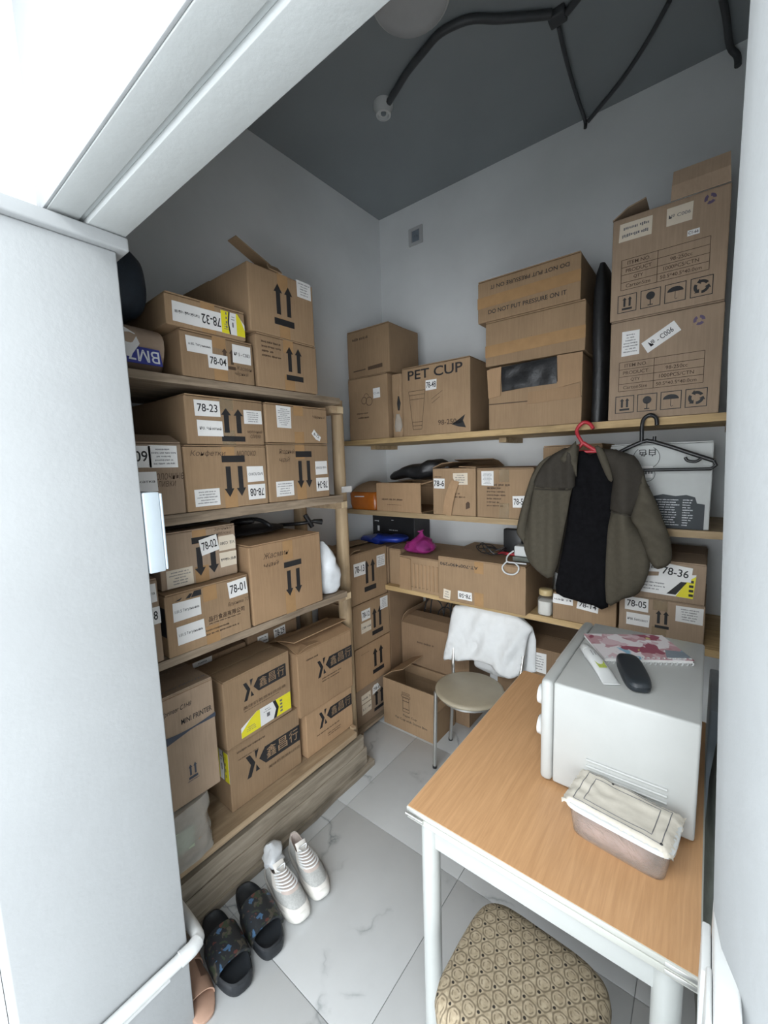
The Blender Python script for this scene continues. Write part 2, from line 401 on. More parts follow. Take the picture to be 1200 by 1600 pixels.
def puff(name, outline, mat, parent, place, depth, back=0.006, step=0.02, folds=None, rim=0.03, k=3):
    """closed cushion-like cloth: outline (u,v); place(u,v,h) gives the point at height h off the cloth plane"""
    poly = smooth_outline(outline, k)
    pts = list(poly); xs = [p[0] for p in poly]; ys = [p[1] for p in poly]; nb = len(poly)
    y = min(ys) + step / 2; row = 0
    while y < max(ys):
        x = min(xs) + (step / 2 if row % 2 else 0)
        while x < max(xs):
            if inside(x, y, poly) and edge_dist(x, y, poly) > step * 0.45: pts.append((x, y))
            x += step
        y += step * 0.87; row += 1
    res = delaunay_2d_cdt([Vector(p) for p in pts], [(i, (i + 1) % nb) for i in range(nb)], [], 1, 1e-5)
    V2, E2, F2 = res[0], res[1], res[2]
    front = []; rear = []
    for q in V2:
        d = min(1, edge_dist(q.x, q.y, poly) / rim); s = math.sqrt(max(0, 1 - (1 - d) ** 2))
        h = depth * s + (folds(q.x, q.y) * s if folds else 0)
        front.append(Vector(place(q.x, q.y, h))); rear.append(Vector(place(q.x, q.y, -back * s - 0.0005)))
    n = len(V2); faces = [tuple(f) for f in F2] + [tuple(i + n for i in reversed(f)) for f in F2]
    cnt = {}
    for f in F2:
        for i in range(len(f)):
            a, b = f[i], f[(i + 1) % len(f)]
            key = (min(a, b), max(a, b)); cnt.setdefault(key, []).append((a, b))
    for key, l in cnt.items():
        if len(l) == 1: a, b = l[0]; faces.append((b, a, a + n, b + n))
    bm = bmesh.new(); vs = [bm.verts.new(v) for v in front + rear]
    for f in faces:
        try: bm.faces.new([vs[i] for i in f])
        except ValueError: pass
    return bm_obj(name, bm, mat, parent, True)

# ------------------------------------------------------------------ flat print (2-D shapes laid on a face)
_tx = {}
def text2d(s, bold=0.0, shear=0.0):
    key = (s, bold, shear)
    if key not in _tx:
        c = bpy.data.curves.new('lettering', 'FONT'); c.body = s; c.resolution_u = 3; c.offset = bold; c.shear = shear
        c.align_x = 'CENTER'
        o = bpy.data.objects.new('lettering', c); COL.objects.link(o)
        me = bpy.data.meshes.new_from_object(o.evaluated_get(bpy.context.evaluated_depsgraph_get()))
        v = [(q.co.x, q.co.y) for q in me.vertices]; f = [tuple(p.vertices) for p in me.polygons]
        bpy.data.objects.remove(o); bpy.data.curves.remove(c); bpy.data.meshes.remove(me)
        if v:
            x0, x1 = min(q[0] for q in v), max(q[0] for q in v); y0, y1 = min(q[1] for q in v), max(q[1] for q in v)
            v = [((a - (x0 + x1) / 2) / (x1 - x0), (b - (y0 + y1) / 2) / (y1 - y0)) for a, b in v]
            _tx[key] = (v, f, (x1 - x0) / (y1 - y0))
        else: _tx[key] = ([], [], 1)
    return _tx[key]
class P2:
    def __init__(s): s.v = []; s.f = []
    def poly(s, pts):
        b = len(s.v); s.v += [tuple(p) for p in pts]; s.f.append(tuple(range(b, b + len(pts)))); return s
    def rect(s, cx, cy, w, h): return s.poly([(cx - w / 2, cy - h / 2), (cx + w / 2, cy - h / 2), (cx + w / 2, cy + h / 2), (cx - w / 2, cy + h / 2)])
    def raw(s, v, f):
        b = len(s.v); s.v += v; s.f += [tuple(i + b for i in g) for g in f]; return s
    def text(s, t, cx, cy, w, h, bold=0.0, shear=0.0, keep=False):
        v, f, asp = text2d(t, bold, shear)
        if keep:
            if w / h > asp: w = h * asp
            else: h = w / asp
        return s.raw([(cx + a * w, cy + b * h) for a, b in v], f)
    def tr(s, dx, dy, rot=0.0):
        c, q = math.cos(R(rot)), math.sin(R(rot)); s.v = [(a * c - b * q + dx, a * q + b * c + dy) for a, b in s.v]; return s
    def ring(s, cx, cy, r, t, n=24, a0=0, a1=360):
        for i in range(n):
            p, q = R(a0 + (a1 - a0) * i / n), R(a0 + (a1 - a0) * (i + 1) / n)
            s.poly([(cx + (r - t) * math.cos(p), cy + (r - t) * math.sin(p)), (cx + r * math.cos(p), cy + r * math.sin(p)), (cx + r * math.cos(q), cy + r * math.sin(q)), (cx + (r - t) * math.cos(q), cy + (r - t) * math.sin(q))])
        return s
    def frame(s, cx, cy, w, h, t):
        s.rect(cx, cy + h / 2 - t / 2, w, t); s.rect(cx, cy - h / 2 + t / 2, w, t)
        s.rect(cx - w / 2 + t / 2, cy, t, h - 2 * t); s.rect(cx + w / 2 - t / 2, cy, t, h - 2 * t); return s
    def lines(s, cx, cy, w, h, n, rnd, fill=0.42, center=True):
        """unreadable fine print: short word-like dashes"""
        lh = h / n
        for i in range(n):
            y = cy + h / 2 - lh * (i + 0.5); ww = w * rnd.uniform(0.5, 1.0); x = cx - ww / 2 if center else cx - w / 2
            e = x + ww
            while x < e - lh * 0.2:
                l = min(e - x, lh * rnd.uniform(0.7, 2.4)); 
                k = x
                while k < x + l:   # letters
                    q = lh * rnd.uniform(0.10, 0.22); s.rect(k + q / 2, y + rnd.uniform(-.04, .04) * lh, q, lh * fill * rnd.uniform(0.6, 1.1)); k += q + lh * 0.07
                x += l + lh * 0.35
        return s
def arrows2d(w, h, bar=0.16):
    p = P2(); aw = w * 0.20; hw = w * 0.40; bh = h * bar; gap = h * 0.10
    p.rect(0, -h / 2 + bh / 2, w * 0.96, bh)
    for cx in (-w * 0.25, w * 0.25):
        y0 = -h / 2 + bh + gap; y1 = h / 2; ym = y1 - (y1 - y0) * 0.28
        p.rect(cx, (y0 + ym) / 2, aw, ym - y0)
        p.poly([(cx - hw / 2, ym), (cx + hw / 2, ym), (cx, y1)])
    return p
class Face:
    def __init__(s, O, U, V, W, H):
        s.O, s.U, s.V = Vector(O), Vector(U), Vector(V); s.W, s.H = W, H; s.N = s.U.cross(s.V)
    def at(s, a, b, h): return s.O + s.U * a + s.V * b + s.N * h
    def print(s, name, p, mat, parent, h=0.0012):
        if not p.v: return None
        me = bpy.data.meshes.new(name); me.from_pydata([s.at(a, b, h) for a, b in p.v], [], p.f); me.update(); me.materials.append(M[mat])
        return link(bpy.data.objects.new(name, me), parent)
    def plate(s, name, pts, mat, parent, h0=0.0004, h1=0.0011):
        n = len(pts); v = [s.at(a, b, h0) for a, b in pts] + [s.at(a, b, h1) for a, b in pts]
        f = [tuple(reversed(range(n))), tuple(range(n, 2 * n))] + [(i, (i + 1) % n, n + (i + 1) % n, n + i) for i in range(n)]
        return mesh_obj(name, v, f, mat, parent)

def decorate(root, fc, items, rnd, base='paper'):
    """items drawn on one face; u,v,w are fractions of the face width/height, sizes in fractions too"""
    inks = {}
    def ink(k): return inks.setdefault(k, P2())
    for it in items:
        k = it[0]
        if k in ('num', 'lab', 'tag'):
            _, u, v, w_, h_ = it[:5]; o = it[6] if len(it) > 6 else {}
            cx, cy, ww, hh = u * fc.W, v * fc.H, w_ * fc.W, h_ * fc.H; rot = o.get('rot', 0); rr = R(rot)
            cor = o.get('cut', [(-.5, -.5), (.5, -.5), (.5, .5), (-.5, .5)])
            pts = P2().poly([(a * ww + rnd.uniform(-.02, .02) * ww, b * hh + rnd.uniform(-.02, .02) * hh) for a, b in cor]).tr(cx, cy, rot).v
            st = fc.plate('sticker', pts, o.get('mat', base), root, 0.0002, o.get('lift', 0.0008))
            p = P2(); ph = o.get('lift', 0.0008) + 0.0005; trot = rot + o.get('flip', 0)
            if k == 'num':
                p.text(it[5], 0, 0.02 * hh, ww * o.get('tw', 0.82), hh * o.get('th', 0.52), 0.012); 
                if o.get('under'): p.rect(0, -hh * .3, ww * .5, hh * .025)
            elif k == 'tag':
                p.text(it[5], 0, 0, ww * o.get('tw', .86), hh * o.get('th', .22), 0.006)
            else: p.lines(0, 0, ww * 0.84, hh * 0.8, it[5], rnd)
            p.tr(cx, cy, trot); fc.print('lettering', p, o.get('ink', 'ink' if k != 'lab' else 'ink_grey'), st, ph)
        elif k == 'txt':
            _, u, v, w_, h_, t = it[:6]; o = it[6] if len(it) > 6 else {}
            p = P2().text(t, 0, 0, w_ * fc.W, h_ * fc.H, o.get('bold', 0.0), o.get('shear', 0.0)).tr(u * fc.W, v * fc.H, o.get('rot', 0))
            ink(o.get('ink', 'ink')).raw(p.v, p.f)
        elif k == 'arr':
            _, u, v, w_, h_ = it[:5]; o = it[5] if len(it) > 5 else {}
            p = arrows2d(w_ * fc.W, h_ * fc.H).tr(u * fc.W, v * fc.H, o.get('rot', 0)); ink(o.get('ink', 'ink')).raw(p.v, p.f)
        elif k == 'lines':
            _, u, v, w_, h_, n = it[:6]; o = it[6] if len(it) > 6 else {}
            p = P2().lines(0, 0, w_ * fc.W, h_ * fc.H, n, rnd, center=o.get('center', False)).tr(u * fc.W, v * fc.H, o.get('rot', 0))
            ink(o.get('ink', 'ink_brown')).raw(p.v, p.f)
        elif k == 'poly':
            ink(it[2]).poly([(a * fc.W, b * fc.H) for a, b in it[1]])
        elif k == 'call':
            p = P2(); it[1](p, fc.W, fc.H); ink(it[2]).raw(p.v, p.f)
    for kk, p in inks.items(): fc.print('printing', p, kk, root, 0.0005)

# ------------------------------------------------------------------ cardboard cartons
def carton_shell(w, d, h, rnd, crush=0.0018, bev=0.005):
    bm = bmesh.new(); bmesh.ops.create_cube(bm, size=1.0)
    for v in bm.verts: v.co = Vector((v.co.x * w, v.co.y * d, (v.co.z + 0.5) * h))
    bmesh.ops.subdivide_edges(bm, edges=bm.edges[:], cuts=3, use_grid_fill=True)
    off = Vector((rnd.uniform(0, 50), rnd.uniform(0, 50), rnd.uniform(0, 50)))
    for v in bm.verts:
        n = noise.noise_vector(v.co * 9 + off) * crush; e = 1
        for ax, lim in ((0, w / 2), (1, d / 2)):
            if abs(abs(v.co[ax]) - lim) < 1e-5: v.co[ax] -= math.copysign(abs(n[ax]) + 0.0003, v.co[ax])
        if abs(v.co.z - h) < 1e-5: v.co.z -= abs(n.z)
    bm.normal_update()
    es = [e for e in bm.edges if len(e.link_faces) == 2 and e.calc_face_angle(0) > 1.2]
    bmesh.ops.bevel(bm, geom=es, offset=bev, segments=2, affect='EDGES', profile=0.6)
    return bm
def flap_mesh(w, d, h, edge, ln, ang, inset=0.004, t=0.004, span=(0.0, 1.0)):
    ca, sa = math.cos(R(ang)), math.sin(R(ang))
    if edge in ('+x', '-x'):
        s = 1 if edge == '+x' else -1; hx = s * w / 2; a0 = -d / 2 + inset + (d - 2 * inset) * span[0]; a1 = -d / 2 + inset + (d - 2 * inset) * span[1]
        D = Vector((-s * ca, 0, sa)); Nn = Vector((s * sa, 0, ca)); base = [Vector((hx, a0, h)), Vector((hx, a1, h))]; lat = Vector((0, 0.006, 0))
    else:
        s = 1 if edge == '+y' else -1; hy = s * d / 2; a0 = -w / 2 + inset + (w - 2 * inset) * span[0]; a1 = -w / 2 + inset + (w - 2 * inset) * span[1]
        D = Vector((0, -s * ca, sa)); Nn = Vector((0, s * sa, ca)); base = [Vector((a0, hy, h)), Vector((a1, hy, h))]; lat = Vector((0.006, 0, 0))
    v = []
    for k in (0, 0.5, 1):
        for i, b in enumerate(base):
            bend = Nn * (0.010 * math.sin(k * PI)) if ln > .08 and abs(ang) > 3.5 else Vector((0, 0, 0))
            q = b + D * ln * k + (lat if i == 0 else -lat) * k + bend
            v += [q, q + Nn * t]
    f = []
    for k in range(2):
        a = k * 4; c = a + 4
        f += [(a, a + 2, c + 2, c), (a + 1, c + 1, c + 3, a + 3), (a, c, c + 1, a + 1), (a + 2, a + 3, c + 3, c + 2)]
    f += [(0, 1, 3, 2), (8, 10, 11, 9)]
    return v, f
def carton(label, box, face='+x', front=(), side=(), top=(), flaps=None, tape='tape', mat='card', group=None, rot=(0, 0, 0), seed=1,
           opened=False, name='cardboard_box', crush=0.0018, open_side=None):
    x0, x1, y0, y1, z0, z1 = box
    w, d, h = x1 - x0, y1 - y0, z1 - z0
    rnd = random.Random(seed * 77 + 5)
    root = empty(name, ((x0 + x1) / 2, (y0 + y1) / 2, z0), label, 'box', group, rot)
    ft = 0.004 if flaps is not None or opened else 0.004
    hb = h - 0.006
    if opened:
        t = 0.005; b = MB()
        b.box(-w / 2, w / 2, -d / 2, d / 2, 0, t)
        for sd, q in (('-x', (-w / 2, -w / 2 + t, -d / 2, d / 2)), ('+x', (w / 2 - t, w / 2, -d / 2, d / 2)), ('-y', (-w / 2 + t, w / 2 - t, -d / 2, -d / 2 + t)), ('+y', (-w / 2 + t, w / 2 - t, d / 2 - t, d / 2))):
            if sd != open_side: b.box(q[0], q[1], q[2], q[3], t, hb)
        b.build('box_body', mat, root)
    else:
        bm_obj('box_body', carton_shell(w, d, hb, rnd, crush), mat, root, False)
    if flaps is None:
        if face == '+x': fl = [('+x', w * .5 - .003, rnd.uniform(0, .2)), ('-x', w * .5 - .003, rnd.uniform(0, .2))]
        else: fl = [('-y', d * .5 - .003, rnd.uniform(0, .2)), ('+y', d * .5 - .003, rnd.uniform(0, .2))]
    else: fl = flaps
    for q in fl:
        v, f = flap_mesh(w, d, hb + 0.0005, *q[:3], **(q[3] if len(q) > 3 else {}))
        mesh_obj('flap', v, f, mat, root)
    FX = Face((w / 2, -d / 2, 0), (0, 1, 0), (0, 0, 1), d, h); FY = Face((-w / 2, -d / 2, 0), (1, 0, 0), (0, 0, 1), w, h)
    F, S = (FX, FY) if face == '+x' else (FY, FX)
    if tape:
        tw = min(0.05, F.W * .3) / F.W / 2
        for (va, vb) in ((0.0, 0.30), (0.72, 0.97)):
            F.plate('tape_strip', [((.5 - tw) * F.W, va * h), ((.5 + tw) * F.W, va * h), ((.5 + tw) * F.W, vb * h), ((.5 - tw) * F.W, vb * h)], tape, root, 0.0001, 0.0003)
    decorate(root, F, front, rnd); decorate(root, S, side, rnd)
    if top:
        T = Face((w / 2, -d / 2, h + 0.0005), (0, 1, 0), (-1, 0, 0), d, w) if face == '+x' else Face((-w / 2, -d / 2, h + 0.0005), (1, 0, 0), (0, 1, 0), w, d)
        decorate(root, T, top, rnd)
    return root, F, S, rnd

# ------------------------------------------------------------------ the setting
XL, YB, ZC, XR = -1.86, 2.40, 3.23, 0.10
def struct(name, mb, mat, bevel=0.0):
    return tag(mb.build(name, mat, None, bevel=bevel), kind='structure')
floor = struct('floor', MB().box(XL - .1, 1.3, -4.6, YB + .1, -.06, -.004), 'grout')
xs = [-1.855 + 0.585 * i for i in range(6)]; ys = [-1.11 + 0.59 * i for i in range(7)]
tile_me = {}
for i in range(5):
    for j in range(6):
        hy = 0.59 if j < 5 else YB - ys[5] + .02
        if hy not in tile_me:
            b = MB().box(0.0012, .5838, .0012, hy - .0012, -.012, 0)
            o = b.build('tile', 'marble', floor, bevel=.0008); tile_me[hy] = o.data
        else: o = link(bpy.data.objects.new('tile', tile_me[hy]), floor)
        o.location = (xs[i], ys[j], 0)
struct('trim_1', MB().box(XL, 1.25, -4.5, -1.112, -.004, -.0005), 'marble')
wl = struct('wall_left', MB().box(XL - .1, XL, .08, YB + .1, 0, ZC + .1), 'wall')
wb = struct('wall_back', MB().box(XL, XR + .1, YB, YB + .1, 0, ZC + .1), 'wall')
struct('wall_right', MB().box(XR, XR + .1, .56, YB, 0, ZC + .1), 'wall')
struct('ceiling', MB().box(XL, XR + .1, .447, YB, ZC, ZC + .1).box(XL, -1.31, .08, .447, ZC, ZC + .1), 'ceil')
# left jamb of the opening, its cap, and the header beam
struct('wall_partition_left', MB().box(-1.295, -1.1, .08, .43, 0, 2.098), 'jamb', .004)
struct('wall_partition_upper', MB().box(-1.295, -1.135, .08, .30, 2.131, 2.9), 'hall')
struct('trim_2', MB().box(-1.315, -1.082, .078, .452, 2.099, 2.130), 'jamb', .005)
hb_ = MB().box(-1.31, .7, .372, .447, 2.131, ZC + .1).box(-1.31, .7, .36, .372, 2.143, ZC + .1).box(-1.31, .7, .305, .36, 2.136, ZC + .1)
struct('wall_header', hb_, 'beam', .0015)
struct('trim_3', MB().box(-1.136, .7, .299, .3045, 2.137, 2.85), 'jamb', .001)
# right jamb, splayed with a rounded far corner
prof = [(.30, .56), (.045, .56), (.016, .545), (.0072, .515), (.0062, .48), (.012, .44), (.036, .375), (.10, .29), (.28, .22), (.6, .2), (.6, .56)]
vs = []; zs = [0, .4, .8, 1.1, 1.4, 1.7, 2.0, 2.5, 3.3]
for z in zs:
    dx = .021 * max(0, min(1, (1.75 - z) / .7)) + .0015 * math.sin(z * 3.1)
    for x, y in prof: vs.append((x + dx * (1 if x < .2 else 0), y, z))
n = len(prof)
fs = [(i * n + k, i * n + (k + 1) % n, (i + 1) * n + (k + 1) % n, (i + 1) * n + k) for i in range(len(zs) - 1) for k in range(n)]
fs += [tuple(range((len(zs) - 1) * n, len(zs) * n)), tuple(reversed(range(n)))]
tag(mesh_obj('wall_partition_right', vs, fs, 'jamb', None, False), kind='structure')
bpy.data.objects['wall_partition_right'].data.polygons.foreach_set('use_smooth', [True] * len(fs))
bpy.data.objects['wall_partition_right'].data.set_sharp_from_angle(angle=R(60))
# the lit hall behind the camera
struct('wall_nook', MB().box(-2.3, -1.296, .03, .079, 0, ZC + .1), 'wall')
struct('wall_hall_left', MB().box(-2.3, -2.2, -4.6, .029, 0, 2.8), 'hall')
struct('wall_hall_right', MB().box(1.2, 1.3, -4.6, .2, 0, 2.8), 'hall')
struct('wall_hall_back', MB().box(-2.2, 1.2, -4.6, -4.5, 0, 2.8), 'hall')
struct('wall_hall_front', MB().box(.6, 1.2, .2, .3, 0, 2.8), 'hall')
struct('ceiling_hall', MB().box(-2.3, 1.3, -4.6, .296, 2.8, 2.9), 'hall')
struct('floor_hall_edge', MB().box(-2.3, XL - .1, -4.6, .08, -.06, 0), 'marble')

# white pipe low on the left jamb
t = empty('water_pipe', (-1.085, .2, .25), 'white painted pipe running low along the left doorway jamb and turning the corner', 'pipe')
MB().tube([(.002, -.125, .005), (.002, .10, .006), (.004, .205, .008), (.0, .245, .008), (-.03, .262, .006), (-.2, .266, .004)], .0165, 14, smooth=5).build('pipe_run', 'white_plastic', t, True)
MB().tube([(-.004, .17, -.026), (-.004, -.125, -.03)], .008, 10).build('lower_tube', 'white_plastic', t, True)
MB().tube([(.004, .20, .008), (.005, .232, .008), (-.002, .252, .008)], .0195, 14, smooth=3).build('elbow', 'white_plastic', t, True)
# electrical box on the hidden side of the left jamb
t = empty('electrical_box', (-1.15, .437, 1.337), 'pale blank electrical box mounted on the inner end of the left jamb', 'electrical box')
MB().box(-.06, .052, -.005, .034, 0, .205).build('enclosure', 'panel', t, bevel=.003)
MB().box(-.06, .054, .0345, .040, .004, .201).build('cover', 'panel', t, bevel=.002)
# switch plate on the right jamb
t = empty('light_switch', (.030, .43, 1.02), 'white double switch plate on the right doorway jamb', 'switch')
MB().box(-.006, .012, -.055, .065, 0, .128).build('plate', 'white_plastic', t, bevel=.003)
MB().box(-.014, -.0065, .004, .058, .028, .1).build('rocker', 'white_plastic', t, bevel=.002)
MB().box(-.011, -.0065, -.05, -.002, .012, .116).build('rocker', 'white_plastic', t, bevel=.002)

# ------------------------------------------------------------------ ceiling fittings
t = empty('ceiling_lamp', (-.915, 1.40, ZC), 'flat round white ceiling lamp, unlit, at the top edge of the photo', 'lamp')
MB().lathe([(.135, 0), (.140, -.012), (.132, -.02)], 40).build('base_ring', 'white_plastic', t, True)
MB().lathe([(.131, -.019), (.126, -.026), (.09, -.031), (.002, -.033)], 40).build('diffuser', 'lamp', t, True)
t = empty('bulb_socket', (-1.265, 1.69, ZC), 'small white round bulb socket at the end of the black ceiling conduit', 'lamp')
MB().lathe([(.045, 0), (.045, -.018), (.036, -.028), (.034, -.05), (.026, -.052), (.024, -.04), (.002, -.038)], 28).build('socket_body', 'white_plastic', t, True)
MB().lathe([(.012, -.039), (.011, -.046), (.002, -.047)], 14).build('contact', 'dustgrey', t, True)
zc = ZC - .02
def cp(x, y, dz=0): return (x, y, zc + dz)
t = empty('ceiling_conduit', (-.7, 1.65, ZC), 'thick black conduit snaking across the grey ceiling to the bulb socket', 'cable')
def rel(t, pts): return [Vector(p) - Vector(t.location) for p in pts]
MB().tube(rel(t, [cp(-1.225, 1.68), cp(-1.17, 1.655), cp(-1.08, 1.615), cp(-.98, 1.585), cp(-.90, 1.565), cp(-.83, 1.575), cp(-.77, 1.60), cp(-.70, 1.66), cp(-.61, 1.725), cp(-.545, 1.77)]), .0145, 10, smooth=5).build('conduit', 'cablegrey', t, True)
t = empty('junction_box', (-.53, 1.80, ZC), 'black junction where the ceiling cables meet', 'junction box')
MB().box(-.03, .03, -.026, .026, -.03, 0).build('junction_case', 'cablegrey', t, bevel=.006)
for pts, lab, r in (([cp(-.535, 1.83), cp(-.55, 2.0), cp(-.56, 2.2), cp(-.563, 2.372, -.0), (-.563, 2.385, ZC - .05)], 'thin black cable from the ceiling junction to the middle of the back wall', .008),
                    ([cp(-.498, 1.80), cp(-.42, 1.76), cp(-.33, 1.73), cp(-.2, 1.73), cp(-.05, 1.75)], 'thick black cable running from the ceiling junction towards the right wall', .013),
                    ([(-.55, 2.38, ZC - .03), cp(-.49, 2.34), cp(-.38, 2.24), cp(-.28, 2.12), cp(-.2, 2.0)], 'short black cable crossing the ceiling corner diagonally above the back wall', .009),
                    ([cp(-.06, 2.05), cp(-.04, 2.2), cp(-.025, 2.36), (.0, 2.388, ZC - .05), (.005, 2.388, ZC - .09)], 'short black cable dropping down in the far right ceiling corner', .012)):
    o = MB().tube(pts, r, 8, smooth=4).build('ceiling_cable', 'cablegrey', None, True); tag(o, lab, 'cable')
t = empty('wall_socket_box', (-1.562, YB, 3.03), 'open grey socket box high on the back wall near the corner', 'socket')
MB().box(-.052, .052, -.012, 0, -.052, -.036).box(-.052, .052, -.012, 0, .036, .052).box(-.052, -.03, -.012, 0, -.036, .036).box(.03, .052, -.012, 0, -.036, .036).build('rim', 'lamp', t)
MB().box(-.03, .03, -.002, 0, -.036, .036).build('hollow', 'dustgrey', t)
MB().tube([(-.01, -.004, .0), (.0, -.012, .004), (.012, -.005, -.01)], .006, 8, smooth=3).build('wire_stub', 'dustgrey', t, True)

# ------------------------------------------------------------------ left wooden rack
XF = -1.35
rack = empty('wooden_rack', (-1.6, .85, 0), 'rough wooden rack of plank shelves on peeled log posts along the left wall', 'shelf rack')
RO = Vector(rack.location)
def rbox(name, mat, x0, x1, y0, y1, z0, z1, wob=.003, seed=0):
    """a plank with a slightly uneven front edge"""
    b = MB(); n = 10; vs = []
    for i in range(n + 1):
        y = y0 + (y1 - y0) * i / n
        dx = wob * noise.noise(Vector((y * 5, seed, 0))) * 2; dz = wob * .7 * noise.noise(Vector((y * 4, seed + 9, 0)))
        for x, z in ((x0, z0 + dz), (x1 + dx, z0 + dz), (x1 + dx * .6, z1), (x0, z1)): vs.append(Vector((x, y, z)) - RO)
    fs = [(i * 4 + k, i * 4 + (k + 1) % 4, i * 4 + 4 + (k + 1) % 4, i * 4 + 4 + k) for i in range(n) for k in range(4)] + [(3, 2, 1, 0), tuple(range(n * 4, n * 4 + 4))]
    b.add(vs, fs); return b.build(name, mat, rack)
for k, (z1, th, mat, ye) in enumerate(((1.894, .026, 'oldwood', 1.408), (1.452, .034, 'oldwood', 1.402), (.986, .028, 'oldwood', 1.40), (.240, .028, 'lightwood', 1.425))):
    for q, (xa, xb) in enumerate(((-1.855, -1.612), (-1.608, XF))):
        rbox('shelf_board', mat, xa, xb, .12, ye, z1 - th, z1, .004 if q else .002, k * 3 + q)
for x, y, zt in ((-1.480, 1.515, 1.905), (-1.80, 1.515, 1.88), (-1.40, .155, 1.866), (-1.80, .155, 1.866)):
    secs = []
    for i in range(15):
        z = zt * i / 14; r = .037 + .004 * noise.noise(Vector((x * 3, y * 3, z * 3)))
        if y > 1 and x > -1.5: r -= .003 * z
        secs.append((Vector((x + .006 * noise.noise(Vector((z * 2, y, 1))), y + .006 * noise.noise(Vector((z * 2, 4, x))), z)) - RO, (r, 0, 0), (0, r * .92, 0), 2))
    MB().loft(secs, 14).build('post', 'log', rack, True)
for y in (1.432, .20):
    for z in (1.867, 1.416, .957, .211):
        MB().box(-.232, .205, y - .85 - (.03 if y > 1 else 0), y - .85 + .042, z - .034, z - .001).build('crossbeam', 'lightwood', rack)
        if y > 1 and z > .5: MB().box(.205, .2065, y - .85 + .003, y - .85 + .041, z - .033, z - .002).build('beam_end', 'endgrain', rack)
rbox('front_board', 'greywood', -1.366, -1.338, .12, 1.485, .036, .126, .005, 31)
rbox('front_board', 'greywood', -1.368, -1.342, .12, 1.470, .1275, .196, .006, 37)
rbox('floor_board', 'greywood', -1.398, -1.326, .12, 1.53, .002, .034, .005, 41)
rbox('end_board', 'lightwood', -1.40, -1.374, 1.428, 1.448, .036, .25, .002, 51)
rbox('foot_board', 'greywood', -1.83, -1.74, .22, 1.40, .002, .2, .002, 61)
o = MB().box(-1.440 + 1.6, -1.436 + 1.6, 1.485 - .85, 1.556 - .85, 1.453, 1.483).build('white_tag', 'paper', rack); o['label'] = 'blank white plastic tag on the log post'

# small pallet under the corner stack
t = empty('small_pallet', (-1.69, 1.82, 0), 'low dark wooden pallet under the stack of boxes in the far corner', 'pallet')
for k in range(4): MB().box(-.165 + .085 * k, -.165 + .085 * k + .07, -.2, .2, .022, .04).build('plank', 'oldwood', t)
for y in (-.19, .15): MB().box(-.165, .165, y, y + .04, .0005, .0215).build('runner', 'oldwood', t)

# ------------------------------------------------------------------ back wall shelves
for k, (z1, mat, lab, ) in enumerate(((1.737, 'pine', 'top pine shelf board across the back wall'), (1.302, 'pinedark', 'middle pine shelf board across the back wall, below the top one'), (.843, 'pine', 'lowest pine shelf board across the back wall, behind the microwave'))):
    t = empty('wall_shelf', (-.88, 2.17, z1), lab, 'shelf')
    x0 = -1.855 if k < 2 else -1.55
    n = 12; b = MB(); vs = []
    for yy in ((1.952 - 2.17, 2.172 - 2.17), (2.176 - 2.17, 2.397 - 2.17)):
        b = MB(); vs = []
        for i in range(n + 1):
            x = x0 + (XR - .004 - x0) * i / n; dz = .002 * noise.noise(Vector((x * 4, k * 5, 0))); dy = .003 * noise.noise(Vector((x * 3, k * 7, 3)))
            for y, z in ((yy[0] + dy, -.029 + dz), (yy[1], -.029), (yy[1], 0), (yy[0] + dy, dz * .3)): vs.append((x + .88, y, z))
        fs = [(i * 4 + q, i * 4 + 4 + q, i * 4 + 4 + (q + 1) % 4, i * 4 + (q + 1) % 4) for i in range(n) for q in range(4)] + [(0, 1, 2, 3), tuple(reversed(range(n * 4, n * 4 + 4)))]
        b.add(vs, fs).build('board', mat, t)
    for x in (x0 + .06, -.9, .04):
        MB().box(x + .88, x + .92, -.02, .227, -.055, -.030).build('bracket', 'pinedark', t)

# ------------------------------------------------------------------ cartons on the left rack
def yellow_band(parent, fc, u0, v0, u1, v1, tilt=0.0, flip=False):
    """wide yellow and white courier label with a black chevron"""
    W, H = fc.W, fc.H; a0, a1, b0, b1 = u0 * W, u1 * W, v0 * H, v1 * H; L = a1 - a0; Hh = b1 - b0
    def q(pts): return [(a0 + s * L, b0 + r * Hh + tilt * s * Hh) for s, r in pts]
    def m(pts): return [(1 - a, b) for a, b in reversed(pts)] if flip else pts
    st = fc.plate('sticker', q(m([(0, 0), (1, 0), (1, 1), (.30, 1), (0, .55)])), 'paper', parent, .0002, .0008)
    for pts, mat, h in (([(0, 0), (.36, 0), (.36, 1), (.30, 1), (.18, .8), (0, .3)], 'yellow', .0011), ([(.68, 0), (1, 0), (1, 1), (.68, 1), (.74, .5)], 'yellow', .0011),
                        ([(.62, 0), (.68, 0), (.74, .5), (.68, 1), (.62, 1), (.68, .5)], 'ink', .0013)):
        fc.print('printed_panel', P2().poly(q(m(pts))), mat, st, h)
    p = P2(); rr = random.Random(3)
    for k in range(4):
        c = q(m([(.79, .2 + .2 * k), (.79, .3 + .2 * k)])); p.rect(c[0][0], c[0][1], .05 * L, .11 * Hh)
    c = q([(.18, .3)])[0]; p.lines(c[0], c[1], .2 * L, .3 * Hh, 3, rr)
    c = q(m([(.5, .75)]))[0]; p.lines(c[0], c[1], .16 * L, .24 * Hh, 2, rr)
    c = q(m([(.52, .45)]))[0]; p.rect(c[0], c[1], .06 * L, .22 * Hh)
    fc.print('lettering', p, 'ink_grey', st, .0015)
